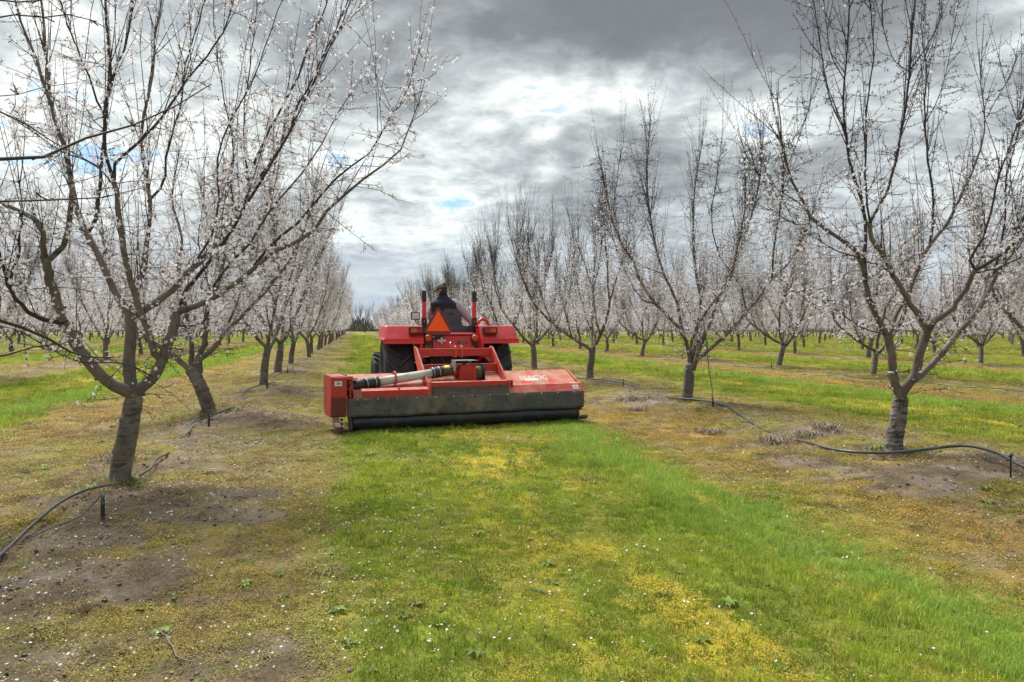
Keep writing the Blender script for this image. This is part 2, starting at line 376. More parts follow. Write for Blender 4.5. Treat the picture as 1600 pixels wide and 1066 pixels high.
def masks(x, y):
    """green grass, orange moss, bare soil, yellow streak (0..1 each)"""
    a, b, u = near_row(x); dx = np.minimum(abs(x - a), abs(b - x))
    w = (fbm(x, y * .35, .9, 3, 21) - .5) * 1.5
    xc = x - a + w * .45
    gl = sst(1.9, 2.55, xc + w * .6); gr = 1 - sst(5.55, 6.45, xc + w * .4)
    G = gl * gr
    pat = fbm(x, y, 1.7, 4, 33)
    G = G * (.80 + .20 * sst(.38, .56, pat))
    O = sst(.30, .62, fbm(x, y * .5, .8, 4, 44)) * (1 - G)
    O = np.where(u > .5, O * .6 + .4 * sst(.9, 1.8, b - x), O * .45)
    st = fbm(x * 1.0, y * .28, 2.2, 4, 55)                            # streaks left by the wheels
    Yl = G * sst(.46, .60, st) * np.exp(-((x - a - 3.95) / .75) ** 2) * 1.15
    Yl = np.maximum(Yl, G * .5 * sst(.55, .66, fbm(x, y * .5, 1.1, 4, 66)))
    n = fbm(x, y, 1.3, 4, 77)
    D = np.exp(-(dx / 1.45) ** 2) * sst(.45, .57, n) * .92
    D = np.maximum(D, .55 * (1 - G) * sst(.52, .66, fbm(x, y, 2.1, 4, 79)))
    ph = (y - TREE_Y0 + .7) / TREE_DY; ph = (ph - np.round(ph)) * TREE_DY
    side = np.where(abs(x - a) < abs(b - x), x - a, x - b)
    D = np.maximum(D, np.exp(-((ph / 1.1) ** 2 + ((side - .5) / .8) ** 2) ** 1.5) * sst(.33, .50, n + .03))
    D = np.maximum(D, .85 * np.exp(-((side - .45) / .55) ** 2) * sst(.42, .56, fbm(x, y * .6, 1.8, 4, 80)))
    for (cx, cy, rx, ry, hh) in SPOTS:
        q = ((x - cx) / (rx * 1.15)) ** 2 + ((y - cy) / (ry * 1.15)) ** 2
        D = np.maximum(D, sst(1.35, .5, q + (fbm(x, y, 3.2, 4, 78) - .5) * 2.6))
    for (cx, cy, rx, ry) in BARE:
        q = ((x - cx) / rx) ** 2 + ((y - cy) / ry) ** 2
        D = np.maximum(D, .85 * sst(1.7, .5, q + (n - .5) * 2.5))
    G = G * (1 - D * .9)
    return G, np.clip(O, 0, 1), np.clip(D, 0, 1), np.clip(Yl, 0, 1)
SOIL = np.array([.145, .108, .080]); SOIL2 = np.array([.27, .21, .165]); THATCH = np.array([.17, .135, .06])
OLIVE = np.array([.275, .240, .055]); ORANGE = np.array([.36, .225, .050]); GREEN = np.array([.235, .285, .030]); YEL = np.array([.52, .40, .035])
def lerp(a, b, t): return a + (b - a) * t[..., None]
def ground_col(x, y):
    G, O, D, Yl = masks(x, y)
    n1 = fbm(x, y, 2.6, 4, 91); n2 = fbm(x, y, 6, 3, 92)
    c = lerp(np.broadcast_to(OLIVE, x.shape + (3,)), ORANGE, np.clip(O * .9, 0, 1))
    c = lerp(c, THATCH * .9, sst(.5, .65, n1) * .45)
    c = lerp(c, GREEN, G); c = lerp(c, YEL, Yl * .85)
    soil = lerp(np.broadcast_to(SOIL, x.shape + (3,)), SOIL2, sst(.4, .65, n1))
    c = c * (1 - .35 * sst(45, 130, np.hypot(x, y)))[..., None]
    c = lerp(c, soil, np.clip(D * 1.05, 0, 1) * sst(.25, .45, n2 + D * .3))
    return c * (.60 + .8 * n2[..., None])

def axis(lo, hi, dense0, dense1, step, grow):
    a = list(np.arange(dense0, dense1, step)); s = step; v = a[-1]
    while v < hi: s *= grow; v += s; a.append(v)
    s = step; v = a[0]; b = []
    while v > lo: s *= grow; v -= s; b.append(v)
    return np.array(b[::-1] + a)
gx = axis(-900, 900, -4.5, 7.5, .06, 1.024); gy = axis(-60, 1500, 1.2, 11, .06, 1.03)
X, Y = np.meshgrid(gx, gy); Z = height(X, Y)
nv, nu = X.shape
idx = np.arange(nv * nu).reshape(nv, nu)
q = np.stack([idx[:-1, :-1], idx[:-1, 1:], idx[1:, 1:], idx[1:, :-1]], -1).reshape(-1, 4)
def ground_material():
    m = bpy.data.materials.new('orchard_floor'); m.use_nodes = True
    nt = m.node_tree; N = nt.nodes; L = nt.links; b = N['Principled BSDF']
    b.inputs['Roughness'].default_value = .95; b.inputs['Specular IOR Level'].default_value = .15
    at = N.new('ShaderNodeAttribute'); at.attribute_name = 'gcol'
    g = N.new('ShaderNodeNewGeometry')
    def noi(s, d, r=.6, stretch=None):
        n = N.new('ShaderNodeTexNoise'); n.inputs['Scale'].default_value = s; n.inputs['Detail'].default_value = d; n.inputs['Roughness'].default_value = r
        src = g.outputs['Position']
        if stretch:
            mp = N.new('ShaderNodeMapping'); mp.inputs['Scale'].default_value = stretch; L.new(src, mp.inputs[0]); src = mp.outputs[0]
        L.new(src, n.inputs['Vector']); return n.outputs['Fac']
    def mr(v, a, b_, c=0, d=1):
        n = N.new('ShaderNodeMapRange'); L.new(v, n.inputs[0])
        for i, q_ in zip((1, 2, 3, 4), (a, b_, c, d)): n.inputs[i].default_value = q_
        return n.outputs[0]
    def mix(f, a, b_, bt='MIX'):
        n = N.new('ShaderNodeMix'); n.data_type = 'RGBA'; n.blend_type = bt; L.new(f, n.inputs[0]) if not isinstance(f, float) else setattr(n.inputs[0], 'default_value', f)
        for s, v in ((6, a), (7, b_)):
            if isinstance(v, tuple): n.inputs[s].default_value = (*v, 1)
            else: L.new(v, n.inputs[s])
        return n.outputs[2]
    c = at.outputs['Color']
    c = mix(mr(noi(46, 8), .52, .68, 0, .55), c, (.105, .078, .052))
    c = mix(mr(noi(85, 5), .56, .70, 0, .6), c, (.30, .265, .07))
    c = mix(mr(noi(9, 8, .65), .56, .70, 0, .55), c, (.105, .080, .055))
    c = mix(mr(noi(19, 6, .6, (1.0, .5, 1)), .55, .72, 0, .6), c, (.10, .115, .022))
    c = mix(mr(noi(150, 4), .60, .72, 0, .55), c, (.26, .22, .15))
    vv = mr(noi(30, 5), .3, .7, .72, 1.25)
    cb = N.new('ShaderNodeCombineColor'); [L.new(vv, cb.inputs[i]) for i in range(3)]
    c = mix(1.0, c, cb.outputs[0], 'MULTIPLY')
    L.new(c, b.inputs['Base Color'])
    bp = N.new('ShaderNodeBump'); bp.inputs['Strength'].default_value = .9; bp.inputs['Distance'].default_value = .02
    ad = N.new('ShaderNodeMath'); ad.operation = 'ADD'; L.new(noi(38, 8, .65), ad.inputs[0]); L.new(noi(120, 4), ad.inputs[1])
    L.new(ad.outputs[0], bp.inputs['Height']); L.new(bp.outputs[0], b.inputs['Normal'])
    return m
M['ground'] = ground_material()
gme = np_mesh('orchard_ground', np.stack([X, Y, Z], -1).reshape(-1, 3), q, [M['ground']], smooth=True, quads=True)
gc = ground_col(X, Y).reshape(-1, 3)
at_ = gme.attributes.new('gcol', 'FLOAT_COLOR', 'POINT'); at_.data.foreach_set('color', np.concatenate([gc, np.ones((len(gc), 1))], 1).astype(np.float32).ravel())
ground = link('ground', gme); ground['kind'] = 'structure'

# ------------------------------------------------------------------ scatter (grass and other ground cover nobody could count)
def leaf_material(name, tr=.35, rough=.6):
    m = bpy.data.materials.new(name); m.use_nodes = True
    nt = m.node_tree; N = nt.nodes; L = nt.links; b = N['Principled BSDF']
    at = N.new('ShaderNodeAttribute'); at.attribute_type = 'INSTANCER'; at.attribute_name = 'tint'
    hs = N.new('ShaderNodeHueSaturation'); oi = N.new('ShaderNodeAttribute'); oi.attribute_name = 'bl'
    mr = N.new('ShaderNodeMapRange'); mr.inputs[3].default_value = .7; mr.inputs[4].default_value = 1.4; L.new(oi.outputs['Fac'], mr.inputs[0])
    L.new(mr.outputs[0], hs.inputs['Value']); L.new(at.outputs['Color'], hs.inputs['Color'])
    L.new(hs.outputs[0], b.inputs['Base Color']); b.inputs['Roughness'].default_value = rough; b.inputs['Specular IOR Level'].default_value = .25
    t = N.new('ShaderNodeBsdfTranslucent'); L.new(hs.outputs[0], t.inputs[0])
    ms = N.new('ShaderNodeMixShader'); ms.inputs[0].default_value = tr
    L.new(b.outputs[0], ms.inputs[1]); L.new(t.outputs[0], ms.inputs[2]); L.new(ms.outputs[0], N['Material Output'].inputs[0])
    return m
M['blade'] = leaf_material('grass_blade', .4); M['leaflet'] = leaf_material('low_weed_leaf', .3)
M['tree_inst'] = None
def tuft_mesh(name, n, hgt, spread, width, lean, r):
    V = []; F = []; B = []
    for i in range(n):
        a = r.uniform(0, 6.283); rr = spread * math.sqrt(r.uniform(0, 1)); x, y = rr * math.cos(a), rr * math.sin(a)
        h = hgt * r.uniform(.45, 1.15); w = width * r.uniform(.7, 1.3); d = r.uniform(0, 6.283); l = lean * r.uniform(.2, 1.3) * h
        ux, uy = math.cos(d), math.sin(d); f = r.uniform(0, 6.283); wx, wy = math.cos(f) * w / 2, math.sin(f) * w / 2
        k = len(V)
        V += [(x - wx, y - wy, -.01), (x + wx, y + wy, -.01), (x - wx * .8 + ux * l * .3, y - wy * .8 + uy * l * .3, h * .55),
              (x + wx * .8 + ux * l * .3, y + wy * .8 + uy * l * .3, h * .55), (x + ux * l, y + uy * l, h)]
        F += [(k, k + 1, k + 3), (k, k + 3, k + 2), (k + 2, k + 3, k + 4)]; B += [r.uniform(0, 1)] * 5
    me = np_mesh(name, V, F, [M['blade']]); a_ = me.attributes.new('bl', 'FLOAT', 'POINT'); a_.data.foreach_set('value', np.array(B, np.float32))
    return me
def leaflet_mesh(name, n, spread, size, hgt, r):
    V = []; F = []; B = []
    for i in range(n):
        a = r.uniform(0, 6.283); rr = spread * math.sqrt(r.uniform(0, 1)); c = np.array([rr * math.cos(a), rr * math.sin(a), r.uniform(0.0, hgt)])
        d = r.uniform(0, 6.283); s = size * r.uniform(.5, 1.3); u = np.array([math.cos(d), math.sin(d), r.uniform(-.4, .8)]) * s
        w = np.array([-math.sin(d), math.cos(d), r.uniform(-.5, .5)]) * s * .4; k = len(V)
        V += [c, c + u * .5 + w, c + u, c + u * .5 - w]; F += [(k, k + 1, k + 2), (k, k + 2, k + 3)]; B += [r.uniform(0, 1)] * 4
    me = np_mesh(name, V, F, [M['leaflet']]); a_ = me.attributes.new('bl', 'FLOAT', 'POINT'); a_.data.foreach_set('value', np.array(B, np.float32))
    return me
def source_collection(name, meshes):
    col = bpy.data.collections.new(name)
    for i, me in enumerate(meshes):
        o = bpy.data.objects.new(f'{name}_{i:02d}', me); col.objects.link(o)
    return col
def scatter(name, label, pts, rot, scl, gi, tint, col, kind='stuff'):
    me = bpy.data.meshes.new(name); me.vertices.add(len(pts)); me.vertices.foreach_set('co', np.asarray(pts, np.float32).ravel())
    def attr(n, t, f, v):
        a = me.attributes.new(n, t, 'POINT'); a.data.foreach_set(f, np.asarray(v).ravel())
    attr('rot', 'FLOAT_VECTOR', 'vector', rot.astype(np.float32)); attr('scl', 'FLOAT_VECTOR', 'vector', scl.astype(np.float32))
    attr('gi', 'INT', 'value', gi.astype(np.int32))
    if tint is not None: attr('tint', 'FLOAT_COLOR', 'color', np.concatenate([tint, np.ones((len(tint), 1))], 1).astype(np.float32))
    o = link(name, me); o['kind'] = kind; o['label'] = label
    ng = bpy.data.node_groups.new(name, 'GeometryNodeTree')
    ng.interface.new_socket('Geometry', in_out='INPUT', socket_type='NodeSocketGeometry')
    ng.interface.new_socket('Geometry', in_out='OUTPUT', socket_type='NodeSocketGeometry')
    N = ng.nodes; L = ng.links
    gi_ = N.new('NodeGroupInput'); go = N.new('NodeGroupOutput')
    mp = N.new('GeometryNodeMeshToPoints'); ip = N.new('GeometryNodeInstanceOnPoints'); ci = N.new('GeometryNodeCollectionInfo')
    ci.inputs['Collection'].default_value = col; ci.inputs['Separate Children'].default_value = True; ci.inputs['Reset Children'].default_value = True
    def na(n, t):
        x = N.new('GeometryNodeInputNamedAttribute'); x.data_type = t; x.inputs[0].default_value = n; return x.outputs[0]
    L.new(gi_.outputs[0], mp.inputs[0]); L.new(mp.outputs[0], ip.inputs['Points']); L.new(ci.outputs[0], ip.inputs['Instance'])
    ip.inputs['Pick Instance'].default_value = True
    L.new(na('gi', 'INT'), ip.inputs['Instance Index'])
    er = N.new('FunctionNodeEulerToRotation'); L.new(na('rot', 'FLOAT_VECTOR'), er.inputs[0]); L.new(er.outputs[0], ip.inputs['Rotation'])
    L.new(na('scl', 'FLOAT_VECTOR'), ip.inputs['Scale']); L.new(ip.outputs[0], go.inputs[0])
    md = o.modifiers.new('scatter', 'NODES'); md.node_group = ng
    return o
def candidates(r0, r1, dens, seed):
    """points on the ground inside a wide sector around the way the camera looks"""
    r = np.random.default_rng(seed); a0, a1 = R(12.1 - 44), R(12.1 + 44)
    n = int(dens * .5 * (r1 ** 2 - r0 ** 2) * (a1 - a0))
    rad = np.sqrt(r.uniform(r0 ** 2, r1 ** 2, n)); az = r.uniform(a0, a1, n)
    return rad * np.sin(az), rad * np.cos(az), r
def pack(x, y, r, nvar, smin, smax, zs=1.0):
    n = len(x); s = r.uniform(smin, smax, n)
    scl = np.stack([s, s, s * zs * r.uniform(.7, 1.2, n)], -1)
    rot = np.stack([r.normal(0, .12, n), r.normal(0, .12, n), r.uniform(0, 6.283, n)], -1)
    return np.stack([x, y, height(x, y)], -1), rot, scl, r.integers(0, nvar, n)
rt = random.Random(3)
blades = source_collection('blades', [tuft_mesh('grass_tuft', 26, .036, .055, .0034, .7, rt) for _ in range(6)] +
                                     [tuft_mesh('tall_grass_tuft', 24, .070, .055, .0038, .6, rt) for _ in range(4)])
leafs = source_collection('leaflets', [leaflet_mesh('weed_mat', 110, .085, .0085, .010, rt) for _ in range(6)])
def grass_tint(x, y, r):
    n = len(x); k = fbm(x, y, 1.1, 3, 71); j = r.uniform(0, 1, n)
    c = lerp(np.broadcast_to(np.array([.190, .285, .026]), (n, 3)), np.array([.40, .46, .055]), np.clip(sst(.38, .62, k) * .7 + j * .3, 0, 1))
    c = lerp(c, np.array([.32, .29, .09]), (r.uniform(0, 1, n) < .2) * .8)
    c = lerp(c, np.array([.05, .095, .015]), (r.uniform(0, 1, n) < .14) * .7)
    return c
P_ = [[] for _ in range(5)]
for (r0, r1, dens, s0, s1, sd_) in [(2.2, 6.5, 620, .75, 1.1, 1), (6.5, 12, 330, 1.0, 1.5, 2), (12, 24, 110, 1.5, 2.3, 3), (24, 60, 22, 2.2, 3.8, 4), (60, 150, 3.2, 4, 8, 5)]:
    x, y, r = candidates(r0, r1, dens, sd_)
    G, O, D, Yl = masks(x, y)
    keep = r.uniform(0, 1, len(x)) < np.clip(G * (1 - Yl * .75) * 1.1, 0.0, 1) + (1 - D) * .06
    x, y, G = x[keep], y[keep], G[keep]
    a, b, u = near_row(x)
    edge = np.exp(-((x - a - 5.35 + (fbm(x, y, .8, 3, 12) - .5) * .8) / .45) ** 2)
    p, rot, scl, gi = pack(x, y, r, 6, s0, s1)
    lush = fbm(x, y, .7, 3, 13)
    tall = r.uniform(0, 1, len(x)) < np.clip(edge * .9 + sst(.55, .75, lush) * .25, 0, .9)
    gi = np.where(tall, 6 + r.integers(0, 4, len(x)), gi)
    scl[:, 2] *= (.30 + .55 * G) * (.6 + .7 * lush)
    t = grass_tint(x, y, r); t = lerp(t, np.array([.30, .44, .085]), edge * .8)
    for l, v in zip(P_, (p, rot, scl, gi, t)): l.append(v)
scatter('grass', 'short mown green grass down the middle of the alleys', *[np.concatenate(v) for v in P_], blades)
P_ = [[] for _ in range(5)]
for (r0, r1, dens, s0, s1, sd_) in [(2.2, 6.5, 420, .7, 1.2, 11), (6.5, 12, 200, 1.0, 1.6, 12), (12, 24, 70, 1.6, 2.5, 13), (24, 60, 14, 2.4, 4, 14), (60, 130, 2.0, 4, 8, 15)]:
    x, y, r = candidates(r0, r1, dens, sd_)
    G, O, D, Yl = masks(x, y)
    keep = r.uniform(0, 1, len(x)) < np.clip((1 - G * 1.0) * (1 - D * .93) + Yl * .7, 0, 1) * sst(.30, .48, fbm(x, y, 2.3, 3, 19))
    x, y, G, O, Yl = x[keep], y[keep], G[keep], O[keep], Yl[keep]
    p, rot, scl, gi = pack(x, y, r, 6, s0, s1)
    n = len(x)
    c = lerp(np.broadcast_to(np.array([.33, .30, .050]), (n, 3)), np.array([.42, .25, .050]), np.clip(O * .8 + r.normal(0, .2, n), 0, 1))
    c = lerp(c, np.array([.13, .085, .035]), (r.uniform(0, 1, n) < .18) * .8); c = lerp(c, np.array([.55, .44, .035]), np.clip(Yl, 0, 1) * .8)
    c = lerp(c, np.array([.10, .15, .02]), (r.uniform(0, 1, n) < .2) * .7)
    for l, v in zip(P_, (p, rot, scl, gi, c)): l.append(v)
scatter('ground_cover', 'low olive and orange weeds and moss along the tree rows', *[np.concatenate(v) for v in P_], leafs)

# fallen petals: one loose layer of thousands
def petals():
    V = []; F = []
    out = []
    for (r0, r1, dens, sd_) in [(2.2, 6, 300, 41), (6, 11, 150, 42), (11, 24, 40, 43)]:
        x, y, r = candidates(r0, r1, dens, sd_)
        a, b, u = near_row(x)
        w = .16 + .84 * np.exp(-((x - a) / 2.6) ** 2) + .25 * np.exp(-((x - b) / 1.8) ** 2)
        w = w * (.15 + 1.5 * sst(.35, .7, fbm(x, y, 1.6, 3, 31)))
        k = r.uniform(0, 1, len(x)) < w; out.append(np.stack([x[k], y[k]], -1))
    xy = np.concatenate(out); n = len(xy); r = np.random.default_rng(5)
    z = height(xy[:, 0], xy[:, 1]) + .008 + r.uniform(0, .022, n)
    s = .0028 + .0068 * r.uniform(0, 1, n) ** 1.8 * (1 + .02 * np.hypot(xy[:, 0], xy[:, 1])); az = r.uniform(0, 6.283, n)
    nrm = np.stack([r.normal(0, .35, n), r.normal(0, .35, n), np.ones(n)], -1); nrm /= np.linalg.norm(nrm, axis=1)[:, None]
    u = np.stack([np.cos(az), np.sin(az), np.zeros(n)], -1); u -= nrm * (u * nrm).sum(1)[:, None]; u /= np.linalg.norm(u, axis=1)[:, None]
    v = np.cross(nrm, u); c = np.concatenate([xy, z[:, None]], 1)
    ring = [(1.15, 0), (.45, .8), (-.6, .62), (-1.0, 0), (-.6, -.62), (.45, -.8)]
    vs = np.stack([c + (u * p_[0] + v * p_[1]) * s[:, None] + nrm * (s * .25 * (abs(p_[0]) > .9))[:, None] for p_ in ring], 1).reshape(-1, 3)
    b = (np.arange(n) * 6)[:, None]
    f = np.concatenate([b + np.array([[0, 1, 5]]), b + np.array([[1, 2, 5]]), b + np.array([[2, 4, 5]]), b + np.array([[2, 3, 4]])], 0)
    o = link('fallen_petals', np_mesh('fallen_petals', vs, f, [M['fallen']])); o['kind'] = 'stuff'; o['label'] = 'white petals scattered over the grass and soil'
petals()
# broad-leaved weeds, dead stalks and soil crumbs
def rosette(name, n, ln, r):
    V = []; F = []; B = []
    for i in range(n):
        a = i * 2.4 + r.uniform(-.3, .3); l = ln * r.uniform(.6, 1.1); u = np.array([math.cos(a), math.sin(a), 0]); w = np.array([-math.sin(a), math.cos(a), 0]) * l * .22
        p0 = u * .004; p1 = u * l * .5 + np.array([0, 0, l * r.uniform(.25, .5)]); p2 = u * l + np.array([0, 0, l * r.uniform(.05, .35)]); k = len(V)
        V += [p0, p1 - w, p1 + w, p2]; F += [(k, k + 1, k + 2), (k + 1, k + 3, k + 2)]; B += [r.uniform(0, 1)] * 4
    me = np_mesh(name, V, F, [M['leaflet']]); a_ = me.attributes.new('bl', 'FLOAT', 'POINT'); a_.data.foreach_set('value', np.array(B, np.float32)); return me
def stalks(name, n, r):
    V = []; F = []; B = []
    for i in range(n):
        a = r.uniform(0, 6.283); x, y = r.gauss(0, .05), r.gauss(0, .05); l = r.uniform(.03, .09); e = (x + math.cos(a) * l, y + math.sin(a) * l, r.uniform(.0, .05)); k = len(V)
        V += [(x, y, .002), (x + .003, y, .004), e]; F += [(k, k + 1, k + 2)]; B += [r.uniform(0, 1)] * 3
    me = np_mesh(name, V, F, [M['leaflet']]); a_ = me.attributes.new('bl', 'FLOAT', 'POINT'); a_.data.foreach_set('value', np.array(B, np.float32)); return me
def crumb(name, r):
    bm = bmesh.new(); bmesh.ops.create_icosphere(bm, subdivisions=1, radius=.012)
    for v in bm.verts: v.co *= r.uniform(.6, 1.3); v.co.z *= .7
    me = bpy.data.meshes.new(name); bm.to_mesh(me); bm.free(); me.materials.append(M['leaflet']); a_ = me.attributes.new('bl', 'FLOAT', 'POINT'); a_.data.foreach_set('value', np.full(len(me.vertices), .4, np.float32)); return me
weeds = source_collection('weeds', [rosette('broad_leaf_weed', 9, .05, rt) for _ in range(3)] + [stalks('dead_stalks', 26, rt) for _ in range(3)] + [crumb('soil_crumb', rt) for _ in range(3)])
P_ = [[] for _ in range(5)]
for (r0, r1, dens, s0, s1, sd_) in [(2.2, 7, 330, .5, 1.4, 51), (7, 13, 130, .8, 1.8, 52), (13, 26, 26, 1.2, 2.6, 53)]:
    x, y, r = candidates(r0, r1, dens, sd_); G, O, D, Yl = masks(x, y); n = len(x); cl = fbm(x, y, 1.5, 3, 88)
    kind = r.uniform(0, 1, n); w = np.where(kind < .25, .07 * G + .12 * sst(.5, .65, cl) * (1 - D), np.where(kind < .62, (1 - G) * .8 * sst(.45, .6, cl), D * 1.0))
    k = r.uniform(0, 1, n) < w; x, y, kind = x[k], y[k], kind[k]; n = len(x)
    p, rot, scl, gi = pack(x, y, r, 3, s0, s1); gi = gi + np.where(kind < .25, 0, np.where(kind < .62, 3, 6))
    c = np.where((kind < .25)[:, None], np.array([.15, .215, .035]), np.where((kind < .62)[:, None], np.array([.24, .17, .11]), np.array([.17, .13, .098])))
    for l, v in zip(P_, (p, rot, scl, gi, c * r.uniform(.7, 1.3, n)[:, None])): l.append(v)
for (tx_, ty_) in ((-2.16, 7.55), (6.22, 7.54), (-2.33, 13.12), (6.51, 13.71)):     # weeds crowding the trunk feet
    r = np.random.default_rng(int(ty_ * 100)); n = 150; a_ = r.uniform(0, 6.283, n); d_ = .10 + abs(r.normal(0, .16, n)); x = tx_ + np.cos(a_) * d_; y = ty_ + np.sin(a_) * d_
    p, rot, scl, gi = pack(x, y, r, 3, .7, 1.5); kk = r.uniform(0, 1, n); gi = gi + np.where(kk < .22, 0, np.where(kk < .6, 3, 6)); scl[:, 2] *= 1.8
    c = np.where((kk < .22)[:, None], np.array([.15, .21, .035]), np.where((kk < .6)[:, None], np.array([.24, .18, .11]), np.array([.16, .125, .09])))
    for l, v in zip(P_, (p, rot, scl, gi, c * r.uniform(.7, 1.3, n)[:, None])): l.append(v)
scatter('undergrowth', 'broad leaved weeds, dead stalks and soil crumbs scattered between the rows', *[np.concatenate(v) for v in P_], weeds)
